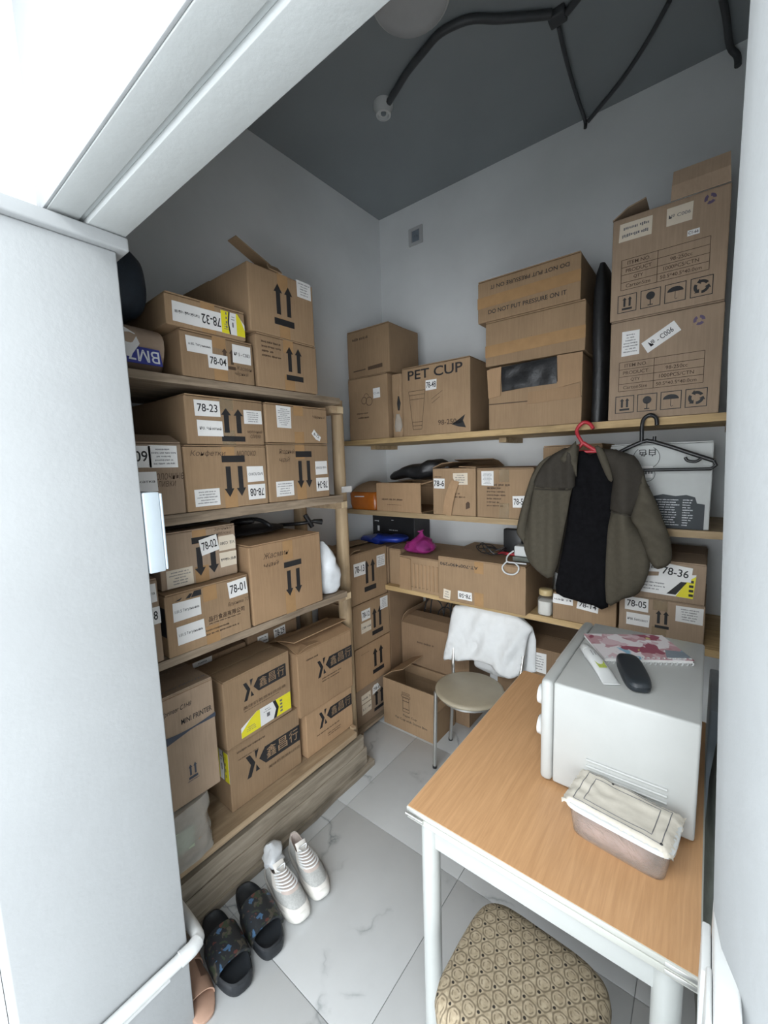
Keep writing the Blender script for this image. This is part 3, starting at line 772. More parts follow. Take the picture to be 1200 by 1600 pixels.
def logo(u, v, w_, tilt=0.0, bold=1):
    def f(p, W, H):
        L = w_ * W; h = L * .27; cx, cy = u * W, v * H
        x0 = cx - L / 2
        # X mark
        p.poly([(x0, cy + h * .55), (x0 + L * .07, cy + h * .55), (x0 + L * .15, cy - h * .05), (x0 + L * .07, cy - h * .75), (x0, cy - h * .75), (x0 + L * .075, cy - h * .05)])
        p.poly([(x0 + L * .15, cy + h * .62), (x0 + L * .22, cy + h * .62), (x0 + L * .165, cy + h * .12)])
        p.poly([(x0 + L * .165, cy - h * .2), (x0 + L * .22, cy - h * .62), (x0 + L * .15, cy - h * .62)])
        p.poly([(x0 + L * .22, cy), (x0 + L * .33, cy - h / 2), (x0 + L, cy - h / 2), (x0 + L, cy + h / 2), (x0 + L * .33, cy + h / 2)])
    def g(p, W, H):
        L = w_ * W; h = L * .27; cx, cy = u * W, v * H; x0 = cx - L / 2
        for k, ch in enumerate('鑫昌行'): p.text(ch, x0 + L * (.44 + .215 * k), cy + h * .04, L * .175, h * .70, 0.0)
    return f, g
def logo_items(fc, root, u, v, w_):
    f, g = logo(u, v, w_); p = P2(); f(p, fc.W, fc.H); fc.print('printing', p, 'ink', root, .0005)
    p = P2(); g(p, fc.W, fc.H); fc.print('printing', p, 'card', root, .0009)
HAND = dict(ink='ink_brown', shear=.25, bold=-0.004)
XB = -1.80
# top shelf
carton('cardboard box 78-04 on the top rack shelf, beside the paper sack', (XB, -1.352, .688, .960, 1.8965, 2.046), '+x',
       [('tag', .24, .70, .33, .34, 'ш.85. Тегуаньинь', {'th': .2}), ('arr', .62, .52, .20, .46, {'ink': 'ink_brown'}), ('num', .47, .42, .27, .32, '78-04', {'lift': .0014}), ('tag', .82, .68, .27, .42, '№ 5 - C083', {'th': .2}),
        ('txt', .84, .36, .24, .10, 'Жасмин', HAND), ('txt', .80, .22, .20, .12, 'чёрный', HAND)], seed=1)
r, F, S, rd = carton('flat cardboard box 78-32 with yellow courier label, lying on box 78-04', (XB + .02, -1.345, .652, .932, 2.0465, 2.146), '+x',
       [('tag', .245, .44, .33, .62, 'Китайский чай 88', {'flip': 180, 'th': .16}), ('num', .535, .44, .27, .62, '78-32', {'flip': 180, 'tw': .9, 'th': .5, 'lift': .001})], seed=2, rot=(0, 0, R(-1)))
yellow_band(r, F, .665, .12, .985, .86, flip=True)
carton('lower box with two up arrows, at the right end of the top rack shelf', (XB - .02, -1.348, .972, 1.274, 1.8965, 2.094), '+x',
       [('arr', .59, .53, .30, .66), ('lines', .24, .72, .32, .34, 4)], seed=3)
carton('tall carton with two up arrows and a raised flap, highest on the left rack', (XB - .02, -1.348, .955, 1.270, 2.0945, 2.34), '+x',
       [('arr', .50, .50, .32, .62), ('lab', .845, .86, .24, .26, 5)], flaps=[('+y', .31, 24, {'span': (.66, .80)}), ('+x', .03, 50, {'span': (.30, .5)}), ('-x', .2, 1)], seed=4)
# second shelf
carton('cardboard box 78-23 with tape over its arrows, on box 78-08', (XB, -1.352, .684, .986, 1.6775, 1.842), '+x',
       [('arr', .565, .42, .32, .70), ('num', .26, .735, .30, .32, '78-23', {'tw': .8, 'th': .5}), ('tag', .28, .33, .30, .32, '№01. Чай мятный', {'th': .2, 'lift': .001}), ('lab', .845, .62, .25, .30, 5), ('txt', .86, .30, .21, .08, 'молочный', HAND), ('txt', .87, .19, .15, .08, 'сливки', HAND)], seed=5, tape='clear_tape')
carton('cardboard box 78-08, upside down with handwriting, under box 78-23', (XB, -1.35, .666, .986, 1.4535, 1.677), '+x',
       [('arr', .56, .50, .30, .66, {'rot': 180}), ('txt', .27, .86, .40, .10, 'Конфетки', HAND), ('txt', .73, .865, .25, .08, 'молоко', HAND), ('tag', .835, .52, .22, .26, 'молоко', {'flip': 180, 'ink': 'ink_grey', 'th': .18}), ('num', .84, .22, .23, .25, '78-08', {'flip': 180}), ('lab', .22, .20, .28, .26, 5)], seed=6)
carton('cardboard box with a torn white label scrap, on box 78-34', (XB, -1.352, .996, 1.322, 1.688, 1.842), '+x',
       [('lab', .27, .66, .22, .56, 9), ('txt', .85, .72, .22, .10, 'Чёрный', HAND), ('num', .79, .22, .17, .22, '6-72', {'rot': -28, 'cut': [(-.5, -.2), (.1, -.5), (.5, -.4), (.5, .2), (-.1, .3), (-.4, .5)], 'tw': .6, 'th': .4})], seed=7)
carton('cardboard box 78-34, upside down, beside the log post', (XB, -1.35, .992, 1.318, 1.4535, 1.687), '+x',
       [('arr', .56, .53, .28, .66, {'rot': 180}), ('txt', .29, .85, .24, .10, 'Ягодный', HAND), ('txt', .25, .72, .16, .09, 'чай', HAND), ('tag', .855, .55, .21, .25, 'чай 02068', {'flip': 180, 'ink': 'ink_grey', 'th': .18}), ('num', .865, .24, .22, .25, '78-34', {'flip': 180}), ('lab', .23, .22, .27, .26, 5)], seed=8)
carton('cardboard box 78-09 beside the left jamb on the second rack shelf, one flap up', (XB, -1.35, .36, .662, 1.4535, 1.684), '+x',
       [('num', .50, .80, .36, .28, '78-09', {'th': .5}), ('tag', .55, .47, .34, .26, 'Крыжатка', {'th': .18}), ('lab', .805, .80, .29, .30, 5), ('txt', .83, .53, .34, .09, 'молочные', HAND), ('txt', .80, .43, .22, .08, 'сливки', HAND)], flaps=[('-x', .15, 2), ('+x', .13, 14)], seed=9, mat='card_grey', tape=None)
# third shelf
carton('cardboard box 78-02, upside down, standing on box 78-01', (XB, -1.385, .574, .852, 1.2015, 1.392), '+x',
       [('arr', .57, .48, .36, .72, {'rot': 180}), ('num', .62, .66, .24, .30, '78-02', {'rot': 9, 'lift': .0014}), ('tag', .87, .64, .24, .28, 'V.E. C080', {'flip': 180, 'mat': 'paper_cream', 'th': .2, 'cut': [(-.5, -.5), (.5, -.5), (.5, .3), (.4, .5), (-.5, .5)]}), ('tag', .87, .32, .24, .28, '№85 Чайный', {'flip': 180, 'mat': 'paper_cream', 'th': .2}), ('lab', .22, .18, .32, .32, 5, {'mat': 'paper_cream'}),
        ('txt', .83, .93, .26, .06, 'Зеленый', HAND), ('txt', .84, .84, .2, .06, 'Яблоко', HAND)], seed=10, mat='card_grey')
r, F, S, rd = carton('cardboard box 78-01 with two white stickers, under box 78-02', (XB, -1.345, .560, .866, .9875, 1.200), '+x',
       [('call', lambda p, W, H: [p.poly([(.10 * W, .86 * H), (.16 * W, .86 * H), (.19 * W, .90 * H)]), p.poly([(.22 * W, .86 * H), (.27 * W, .86 * H), (.30 * W, .92 * H), (.27 * W, .93 * H)]), p.poly([(.28 * W, .86 * H), (.40 * W, .86 * H), (.40 * W, .95 * H), (.32 * W, .95 * H)])], 'ink'),
        ('tag', .23, .69, .31, .29, '1.01.5 Тегуаньинь', {'th': .2}), ('tag', .25, .31, .31, .29, '1.01.5 Тегуаньинь', {'th': .2}), ('num', .85, .80, .25, .29, '78-01', {'rot': 3, 'under': 0}),
        ('txt', .85, .55, .28, .08, 'Брусника ТО', HAND), ('txt', .69, .41, .46, .09, '品行食品有限公司', {'ink': 'ink_brown', 'bold': .02}), ('lines', .69, .335, .46, .05, 1), ('lines', .66, .20, .6, .13, 2)], seed=11)
S.print('printing', P2().rect(.86 * S.W, .56 * S.H, .27 * S.W, .46 * S.H), 'ink', r, .0005)
carton('large clean carton with jasmine tea handwriting, right on the third rack shelf', (XB, -1.348, .878, 1.242, .9875, 1.302), '+x',
       [('arr', .56, .46, .26, .46, {'rot': 180}), ('txt', .34, .83, .34, .075, 'Жасмин', HAND), ('txt', .27, .72, .20, .06, 'чай', HAND)], seed=12, mat='card_warm')
carton('cardboard box 78-28 beside the left jamb on the third rack shelf', (XB, -1.352, .33, .549, .9875, 1.262), '+x',
       [('tag', .80, .83, .34, .22, 'чай мята', {'th': .16}), ('num', .82, .56, .34, .20, '78-28')], seed=13, mat='card_grey', tape=None)
# base
r, F, S, rd = carton('X logo carton with a yellow label on its end, bottom left of the rack', (-1.60, -1.412, .768, 1.118, .2415, .515), '+x',
       [('lines', .36, .86, .5, .07, 1), ('lines', .27, .74, .3, .04, 1), ('txt', .74, .32, .48, .05, '美味奶茶原料供应', {'ink': 'ink_brown'})], seed=14, rot=(0, 0, R(-1)), tape=None)
logo_items(F, r, .60, .56, .78)
yellow_band(r, S, .45, .46, 1.0, .92, 0)
r, F, S, rd = carton('X logo carton with a long yellow courier label across its front', (-1.595, -1.40, .752, 1.074, .521, .800), '+x',
       [('txt', .58, .47, .66, .05, '美味奶茶原料供应商', {'ink': 'ink_brown'}), ('lines', .56, .42, .6, .03, 1)], seed=15, rot=(0, 0, R(2)), tape=None)
logo_items(F, r, .60, .72, .66)
yellow_band(r, F, .20, .055, .98, .33, .0)
r, F, S, rd = carton('lower X logo carton on the rack base beside the log post', (-1.605, -1.402, 1.146, 1.458, .2415, .462), '+x',
       [('lines', .55, .36, .7, .06, 1), ('lines', .62, .22, .4, .10, 2)], seed=16, tape=None, mat='card_warm')
logo_items(F, r, .62, .68, .72)
r, F, S, rd = carton('battered X logo carton with loose top flaps, near the log post', (-1.61, -1.392, 1.108, 1.462, .4635, .768), '+x',
       [('lines', .65, .40, .5, .09, 2), ('lines', .25, .84, .2, .06, 1)], flaps=[('-y', .14, 4), ('+x', .17, 9), ('-x', .2, 14)], seed=17, tape=None, mat='card_warm', crush=.003)
logo_items(F, r, .66, .62, .66)
carton('cardboard box 78-29 in shadow behind the X logo cartons under the third shelf', (-1.845, -1.615, 1.015, 1.300, .2415, .835), '+x',
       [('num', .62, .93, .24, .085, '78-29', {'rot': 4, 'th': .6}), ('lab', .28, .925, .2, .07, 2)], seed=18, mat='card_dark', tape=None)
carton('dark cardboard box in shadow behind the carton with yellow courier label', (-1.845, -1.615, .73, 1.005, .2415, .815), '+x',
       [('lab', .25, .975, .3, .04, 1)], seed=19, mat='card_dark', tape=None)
r, F, S, rd = carton('tall mini printer carton with a blue swoosh, beside the left jamb', (-1.665, -1.352, .40, .699, .4585, .868), '+x',
       [('txt', .56, .845, .34, .05, 'Xprinter C1H8', {'ink': 'ink', 'shear': .3}), ('txt', .78, .725, .36, .045, 'MINI PRINTER', {'ink': 'ink', 'bold': .01}), ('arr', .68, .26, .11, .13, {'ink': 'ink_blue'}), ('lines', .68, .18, .14, .02, 1, {'ink': 'ink_blue'})],
       top=[('txt', .70, .08, .5, .035, 'MINI PRINTER', {'ink': 'ink_grey', 'shear': .3}), ('lines', .40, .30, .2, .03, 1, {'ink': 'ink_grey'})], seed=20, tape=None, mat='card_grey')
p = P2(); us = [.28 + .72 * i / 12 for i in range(13)]
def sw(u): t_ = (u - .28) / .72; return (.56 + .068 * min(1, t_ / .62), .665 - .032 * math.sin(t_ * PI) + .004)
for i in range(12):
    a, b = us[i], us[i + 1]; p.poly([(a * F.W, sw(a)[0] * F.H), (b * F.W, sw(b)[0] * F.H), (b * F.W, sw(b)[1] * F.H), (a * F.W, sw(a)[1] * F.H)])
F.print('printing', p, 'ink_blue', r, .0006)
F.plate('lid_seam', [(0.002, .965 * F.H), (F.W - .002, .965 * F.H), (F.W - .002, .972 * F.H), (0.002, .972 * F.H)], 'card_dark', r, .0001, .0004)

# wrapped package under the printer carton
t = empty('wrapped_package', (-1.56, .52, .2415), 'package wrapped in glossy clear plastic under the mini printer carton', 'package')
MB().loft([((0, 0, .006 + z), (.214 * s, 0, 0), (0, .138 * s, 0), 7) for z, s in ((0, .97), (.02, 1), (.18, 1), (.203, .985))], 40, .002, 14).build('packed_goods', 'card_grey', t, True)
MB().loft([((0, 0, .003 + .2075 * k / 16), (.224 * (1 - .012 * (k % 3)), 0, 0), (0, .148 * (1 - .012 * ((k + 1) % 3)), 0), 6) for k in range(17)], 72, .013, 22, 5).build('plastic_film', 'wrap', t, True)
Face((.213, -.14, 0), (0, 1, 0), (0, 0, 1), .28, .2).plate('sticker', [(.10, .07), (.20, .06), (.205, .14), (.105, .145)], 'green_label', t, .005, .006)

# sack and bag at the left end of the top shelf
t = empty('paper_sack', (-1.57, .49, 1.8955), 'brown paper sack with an upside down blue lettered band and white label', 'sack')
MB().loft([((0, y, .075), (.22 * s, 0, 0), (0, 0, .074 * (.75 + .25 * s)), 3) for y, s in ((-.19, .6), (-.17, .9), (-.08, 1), (.05, 1), (.15, .96), (.183, .6))], 36, .010, 12, 2).build('sack_body', 'sack', t, True)
Fk = Face((.2235, -.17, .004), (0, 1, 0), (-.10, 0, .995), .345, .15)
Fk.plate('blue_stripe', [(.02, .012), (.305, .012), (.300, .060), (.02, .068)], 'band', t, .0005, .0035)
p = P2(); p.text('ВМ7 К', 0, 0, .13, .036, .012); p.tr(.232, .036, 180); Fk.print('lettering', p, 'ink_white', t, .0042)
st = Fk.plate('sticker', [(.02, .05), (.215, .028), (.245, .07), (.235, .098), (.19, .12), (.02, .14)], 'paper', t, .004, .0048)
p = P2().lines(.12, .095, .17, .05, 3, random.Random(4)); Fk.print('lettering', p, 'ink_grey', st, .0055)
o = MB().loft([((-1.545, .435 + y, 2.178), (.165 * s, 0, 0), (0, 0, .118 * s), 2.4) for y, s in ((-.2, .4), (-.17, .8), (-.08, 1.0), (.04, 1.0), (.12, .97), (.165, .92), (.19, .8), (.203, .55))], 40, .016, 8, 7).build('nylon_bag', 'navy', None, True)
tag(o, 'dark navy nylon bag slumped on the paper sack at the far left', 'bag')

# things lying on the third-shelf cartons
o = MB().loft([((-1.60, .70 + y, 1.4035 + .002 * math.sin(y * 30)), (.20, 0, 0), (0, 0, .008 * s), 2.2) for y, s in ((-.14, .4), (-.1, 1), (0, 1.2), (.08, .9), (.12, .4))], 30, .004, 14, 3).build('plastic_bag', 'blackbag', None, True)
tag(o, 'flat black plastic bag lying on box 78-02', 'bag')
t = empty('black_strap', (-1.6, 1.06, 1.3035), 'tangled black strap lying on the jasmine tea carton', 'strap')
MB().tube([(.10, -.15, .012), (.04, -.10, .02), (-.06, -.05, .05), (.02, .02, .06), (.08, .05, .03), (0, .09, .012), (-.09, .03, .03), (-.02, -.07, .055), (.06, -.02, .06)], .009, 8, smooth=5).build('strap_loop', 'blackbag', t, True)
MB().loft([((.0, y, .017), (.13 * s, 0, 0), (0, 0, .016 * s), 2) for y, s in ((-.16, .3), (-.1, .9), (0, 1), (.1, .8), (.15, .3))], 24, .006, 18, 1).build('flat_pouch', 'blackbag', t, True)
t = empty('pump_handle', (-1.49, 1.20, 1.3035), 'black T shaped plastic handle sticking out over the jasmine tea carton', 'handle')
MB().tube([(-.12, .02, .012), (-.02, .06, .020), (.02, .118, .026)], .0085, 10, smooth=4).build('shaft', 'black', t, True)
MB().tube([(.0, .085, .06), (.008, .10, .028), (.016, .112, .0)], .0115, 12, smooth=4).build('grip', 'black', t, True)
MB().tube([(.018, .118, .027), (.036, .155, .02)], [.009, .014], 12).build('end_cap', 'black', t, True)
o = MB().loft([((-1.45 + .03 * k / 9, 1.322 - .03 * (k / 9) ** 2, .9875 + .006 + .250 * k / 9), (.085 * s, 0, 0), (.02, .064 * s, 0), 2.3) for k, s in enumerate((.8, 1.0, 1.02, 1.02, 1.0, .92, .8, .62, .42, .15))], 44, .016, 20, 9).build('plastic_bag', 'whitefilm', None, True)
tag(o, 'white knotted plastic bag standing between the jasmine tea carton and log post', 'bag')

# ------------------------------------------------------------------ corner stack
A = {'ink': 'ink'}
carton('cardboard box with two stickers and a bent 78 tag, lowest of the corner stack', (-1.845, -1.556, 1.655, 1.985, .0405, .272), '+x',
       [('arr', .62, .42, .32, .56), ('num', .55, .76, .23, .24, '78-0', {'cut': [(-.5, -.5), (.5, -.2), (.2, .5), (-.3, .5), (-.5, .3)], 'th': .35, 'lift': .0013}), ('tag', .25, .69, .26, .24, 'чай 3', {'mat': 'paper_cream'}), ('tag', .26, .41, .26, .26, '5.1 - 00', {'mat': 'paper_cream'}), ('lab', .88, .84, .2, .2, 3)], seed=31, tape=None, mat='card_grey')
carton('unmarked cardboard box with two up arrows, second from the floor in the corner stack', (-1.845, -1.550, 1.652, 1.982, .2735, .528), '+x', [('arr', .62, .50, .34, .62), ('lines', .3, .82, .3, .03, 1)], seed=32, tape=None, mat='card_warm')
carton('cardboard box 78-12, third from the floor in the corner stack', (-1.845, -1.552, 1.648, 1.985, .5295, .787), '+x',
       [('arr', .64, .45, .32, .64), ('num', .33, .71, .23, .24, '78-12'), ('tag', .33, .42, .27, .24, 'С88 чай', {'mat': 'paper_cream'}), ('lab', .84, .80, .22, .28, 6)], seed=33, tape=None)
carton('cardboard box 78-13, topmost of the corner stack', (-1.845, -1.555, 1.648, 1.978, .7885, 1.088), '+x',
       [('arr', .50, .50, .34, .62), ('num', .23, .68, .30, .25, '78-13'), ('lab', .82, .72, .24, .24, 5)], flaps=[('+x', .12, 1), ('-x', .15, 5), ('-y', .1, 9)], seed=34, tape=None)

# ------------------------------------------------------------------ cartons on the back shelves
YR = 2.36
def glasses(items=None):
    def f(p, W, H):
        # four handling marks in frames along the bottom
        for k in range(4):
            cx, cy = W * (.165 + .215 * k), H * .155; s = H * .17
            p.frame(cx, cy, s, s * 1.02, s * .04)
            if k == 0:
                a = arrows2d(s * .55, s * .72); a.tr(cx, cy); p.raw(a.v, a.f)
            elif k == 1:
                p.poly([(cx + s * .22 * math.cos(R(q)), cy + s * .14 + s * .22 * math.sin(R(q))) for q in range(0, 360, 20)])
                p.rect(cx, cy - s * .18, s * .05, s * .36); p.rect(cx, cy - s * .36, s * .26, s * .05)
            elif k == 2:
                p.poly([(cx + s * .38 * math.cos(R(q)), cy + s * .06 + s * .27 * math.sin(R(q))) for q in range(0, 181, 15)])
                p.rect(cx, cy - s * .12, s * .025, s * .36); p.ring(cx + s * .05, cy - s * .3, s * .06, s * .025, 10, 180, 360)
            else:
                for q in range(3):
                    a0 = 30 + 120 * q
                    p.ring(cx, cy, s * .36, s * .15, 6, a0, a0 + 72)
                    e = R(a0 + 72); d = Vector((-math.sin(e), math.cos(e))); c = Vector((cx + s * .285 * math.cos(e), cy + s * .285 * math.sin(e))); rd_ = Vector((math.cos(e), math.sin(e)))
                    p.poly([tuple(c + rd_ * s * .15), tuple(c + d * s * .16), tuple(c - rd_ * s * .15)][::1])
    return f
def spec_table(rows):
    def f(p, W, H):
        x0, x1, xm = .10 * W, .86 * W, .43 * W; y1, y0 = .58 * H, .29 * H; n = 4; t = H * .005
        for k in range(n + 1): p.rect((x0 + x1) / 2, y0 + (y1 - y0) * k / n, x1 - x0, t)
        for x in (x0, xm, x1): p.rect(x, (y0 + y1) / 2, t, y1 - y0)
        for k, (a, b) in enumerate(rows):
            cy = y1 - (y1 - y0) * (k + .5) / n
            if a: p.text(a, x0 + .16 * W, cy, .30 * W, H * .034, keep=True, bold=.006)
            if b: p.text(b, xm + .20 * W, cy, .36 * W, H * .034, keep=True, bold=.006)
    return f
ROWS = [('ITEM NO.', ''), ('PRODUCT', '98-250cc'), ('QTY', '1000PCS/CTN'), ('CartonSize', '50.5*40.5*40.0cm')]
def stamp(u, v):
    def f(p, W, H):
        s = H * .045
        for q in range(3): p.ring(u * W, v * H, s, s * .55, 6, 120 * q, 120 * q + 85)
    return f
C6 = dict(face='-y', tape=None, mat='card_grey')
carton('big carton with a tilted C006 tag, standing on the top shelf', (-.347, .012, 1.953, YR, 1.738, 2.128),
       front=[('lab', .20, .76, .17, .24, 7), ('tag', .48, .77, .34, .115, '№ - C006', {'rot': 32, 'tw': .7, 'th': .45}), ('call', spec_table(ROWS), 'ink_brown'), ('call', glasses(), 'ink'), ('call', stamp(.80, .86), 'ink_violet')], seed=41, **C6)
r, F, S, rd = carton('big carton with open top flaps, stacked on the C006 carton at the right', (-.352, .010, 1.955, YR, 2.129, 2.515),
       front=[('lab', .22, .84, .30, .17, 2, {'mat': 'paper_cream'}), ('tag', .60, .85, .21, .16, '№ C006', {'mat': 'paper_cream', 'th': .2, 'ink': 'ink_grey'}), ('num', .72, .655, .10, .05, 'C1-66', {}), ('call', spec_table(ROWS), 'ink_brown'), ('call', glasses(), 'ink'), ('call', stamp(.84, .90), 'ink_violet')],
       flaps=[('-y', .09, 100, {'span': (.52, 1.0)}), ('-x', .12, 24), ('+y', .12, 40)], seed=42, **C6)
# tall stack
t1 = dict(face='-y', mat='card', tape=None)
carton('torn carton showing black plastic through its front, lowest of the tall stack', (-.872, -.448, 1.955, YR, 1.738, 2.038), flaps=[], front=[
    ('poly', [(0, .40), (1, .37), (1, .385), (0, .415)], 'ink_brown')], seed=43, crush=.003, **t1)
root = [o for o in bpy.data.objects if o.get('label', '').startswith('torn carton')][0]
Fb = Face((-.212, -.2025, 0), (1, 0, 0), (0, 0, 1), .424, .30)
rr = random.Random(9)
Fb.plate('opening_shade', [(.068, .175), (.325, .188), (.322, .296), (.062, .290)], 'dark', root, .0002, .0006)  # flat plate on the closed face, shade inside the tear put into its colour
v = []; f = []; nx, nz = 14, 8
for i in range(nx + 1):
    for j in range(nz + 1):
        a = .070 + .25 * i / nx; b = .180 + .108 * j / nz; d = .004 + .006 * (noise.noise(Vector((a * 22, b * 22, 1))) + .6) * (1 if 0 < i < nx and 0 < j < nz else .2)
        v.append(Fb.at(a, b, d))
f = [(i * (nz + 1) + j, (i + 1) * (nz + 1) + j, (i + 1) * (nz + 1) + j + 1, i * (nz + 1) + j + 1) for i in range(nx) for j in range(nz)]
mesh_obj('plastic_liner', v, f, 'blackbag', root, True)
Fb.plate('torn_flap', [(.002, .150), (.062, .158), (.066, .292), (-.006, .285)], 'card_warm', root, .001, .006)
Fb.plate('torn_flap', [(.325, .160), (.422, .175), (.424, .296), (.320, .298)], 'card_warm', root, .001, .006)
Fb.plate('torn_flap', [(.19, .105), (.42, .11), (.415, .165), (.195, .158)], 'card_warm', root, .0005, .004)
carton('carton sealed with shiny tape, middle of the tall stack', (-.888, -.440, 1.953, YR, 2.04, 2.246), front=[('lines', .5, .5, .02, .02, 1)], seed=44, crush=.003, **t1)
carton('carton reading do not put pressure on it, topmost of the tall stack', (-.925, -.462, 1.948, YR, 2.247, 2.438),
       front=[('txt', .50, .22, .76, .10, 'DO NOT PUT PRESSURE ON IT', {'ink': 'ink', 'bold': .008}), ('txt', .52, .79, .76, .09, 'DO NOT PUT PRESSURE ON IT', {'ink': 'ink', 'bold': .008, 'rot': 180})], seed=45, crush=.003, **t1)
for nm, zz in (('carton sealed', .36), ('carton reading', .50)):
    root = [o for o in bpy.data.objects if o.get('label', '').startswith(nm)][0]; c = root.children[0].dimensions
    Fq = Face((-c.x / 2, -c.y / 2, 0), (1, 0, 0), (0, 0, 1), c.x, c.z)
    Fq.plate('tape_strip', [(0, c.z * (zz - .15)), (c.x, c.z * (zz - .11)), (c.x, c.z * (zz + .15)), (0, c.z * (zz + .12))], 'tape', root, .0002, .0008)
o = MB().loft([((-.396 + .004 * math.sin(z * 9), 2.165, 1.7395 + z), (.032 * s, 0, 0), (0, .195 * q, 0), 3.5) for z, s, q in ((0, 1, 1), (.1, 1.05, 1), (.22, 1.0, 1), (.34, 1.05, 1), (.45, 1.0, .97), (.54, .9, .95), (.61, .7, .9), (.65, .4, .8), (.665, .15, .6))], 48, .008, 14, 6).build('plastic_bag', 'blackbag', None, True)
tag(o, 'tall folded black plastic standing between the tall stack and the C006 cartons', 'bag')
def cup(p, W, H):
    u, v, s = .235 * W, .36 * H, H * .27
    t = H * .006
    def seg(a, b):
        a, b = Vector(a), Vector(b); n_ = Vector((-(b - a).y, (b - a).x)).normalized() * t / 2; p.poly([tuple(a - n_), tuple(b - n_), tuple(b + n_), tuple(a + n_)])
    L = lambda q: u - s * (.40 + .12 * q); Rr = lambda q: u + s * (.40 + .12 * q)
    for q in (-1, -.8, -.6, .62, .85, 1.06): seg((L(q), v + s * q), (Rr(q), v + s * q))
    seg((L(-1), v - s), (L(1.06), v + 1.06 * s)); seg((Rr(-1), v - s), (Rr(1.06), v + 1.06 * s))
    seg((.46 * W, .50 * H), (.62 * W, .60 * H)); seg((.46 * W, .44 * H), (.58 * W, .52 * H))
carton('PET CUP carton 78-48 with a cup drawing on the top shelf', (-1.388, -.968, 1.953, YR, 1.738, 2.112), '-y',
       [('txt', .50, .875, .80, .135, 'PET CUP', {'bold': .014, 'ink': 'ink'}), ('call', cup, 'ink_brown'), ('num', .455, .70, .16, .14, '78-48', {'th': .6, 'tw': .9, 'lift': .0013}), ('txt', .72, .16, .34, .07, '98-250cc', {'ink': 'ink_brown', 'bold': .01}),
        ('poly', [(.74, .12), (.83, .17), (.93, .24), (.90, .16), (.94, .06), (.84, .08)], 'ink')], seed=46, tape=None, mat='card', crush=.004)
carton('carton with a faint fruit drawing, under the small dark carton on the top shelf', (-1.80, -1.492, 1.953, 2.30, 1.738, 2.112), '-y',
       [('tag', .74, .71, .17, .15, 'C1-66', {'th': .2, 'ink': 'ink_grey'}), ('call', lambda p, W, H: [p.ring(.42 * W, .62 * H, .07 * W, .012 * W, 16), p.ring(.55 * W, .60 * H, .085 * W, .012 * W, 16), p.ring(.48 * W, .68 * H, .06 * W, .01 * W, 12, 0, 180)], 'ink_brown'),
        ('lines', .45, .42, .46, .05, 1), ('lines', .46, .35, .42, .06, 1)], seed=47, tape=None, mat='card', crush=.004)
carton('small dark carton stacked on the faint fruit carton in the corner', (-1.795, -1.472, 1.956, 2.26, 2.113, 2.388), '-y',
       [('lines', .47, .80, .66, .13, 1), ('poly', [(.14, .12), (.44, .13), (.44, .155), (.14, .145)], 'ink_brown'), ('poly', [(.50, .11), (.84, .12), (.84, .20), (.50, .18)], 'ink_brown')], seed=48, tape=None)
t = empty('crushed_carton', (-1.443, 2.14, 1.7385), 'crushed narrow carton with torn wrap wedged left of the PET CUP carton', 'box')
MB().loft([((0, 0, z), (.044 * s, 0, 0), (0, .17, 0), 6) for z, s in ((0, .95), (.05, 1.0), (.12, .9), (.2, 1.05), (.28, .95), (.34, 1.0), (.355, .9))], 40, .007, 14, 21).build('box_body', 'card', t)
MB().loft([((.012, -.172, z), (.028 * s, 0, 0), (0, .012, 0), 2) for z, s in ((.03, .6), (.06, 1), (.1, .8), (.13, .4))], 20, .008, 40, 2).build('torn_wrap', 'wrap', t, True)
MB().loft([((.018, -.171, z), (.012 * s, 0, 0), (0, .006, 0), 2) for z, s in ((.15, .3), (.19, 1), (.23, .2))], 12, .006, 50, 4).build('tear', 'ink', t)

# middle shelf
t = empty('orange_package', (-1.73, 2.08, 1.3025), 'brown carton wrapped in orange film at the left end of the middle shelf', 'package')
MB().loft([((0, 0, z), (.118 * s, 0, 0), (0, .12 * s, 0), 5) for z, s in ((0, .95), (.03, 1), (.10, 1), (.115, .9))], 40, .006, 14, 3).build('film_wrap', 'orange', t, True)
MB().loft([((0, .0, .112 + z), (.112 * s, 0, 0), (0, .115 * s, 0), 4) for z, s in ((0, 1), (.03, .8), (.05, .5), (.062, .2))], 36, .006, 14, 3).build('packed_goods', 'card_dark', t, True)
Face((-.02, -.124, .03), (1, 0, 0), (0, 0, 1), .1, .05).plate('sticker', [(-.03, .05), (.05, .052), (.05, .058), (-.03, .056)], 'paper', t, .002, .004)
r, F, S, rd = carton('low open ended carton sagging on the middle shelf', (-1.60, -1.275, 1.955, 2.34, 1.303, 1.475), '-y',
       [('lines', .5, .42, .75, .14, 1), ('lines', .5, .24, .5, .05, 1)], flaps=[('-y', .15, -9), ('+y', .17, 2), ('+x', .07, 165)], seed=51, opened=True, open_side='+x', tape=None, mat='card_warm')
o = MB().loft([((-1.63 + .43 * k / 12, 2.16 + .01 * math.sin(k * 2), 1.480 + .010 + h), (0, .12 * s, .01 * math.sin(k)), (0, 0, h), 2.6) for k, (s, h) in enumerate(((.2, .006), (.6, .018), (.85, .026), (.95, .030), (1, .036), (1, .040), (1.05, .046), (1.05, .052), (1, .056), (1.0, .058), (.9, .058), (.7, .05), (.3, .03)))], 40, .022, 13, 5).build('plastic_bag', 'blackbag', None, True)
tag(o, 'black plastic bag stuffed on the low open carton on the middle shelf', 'bag')
o = MB().loft([((-1.235 + .01 * k, 2.10, 1.505 + .014 * k), (.032 * s, 0, 0), (0, .05 * s, 0), 2.2) for k, s in enumerate((.5, 1, 1, .8, .3))], 20, .012, 30, 5).build('plastic_bag', 'whitefilm', None, True)
tag(o, 'small crumpled translucent bag tucked beside box 78-6 on the middle shelf', 'bag')
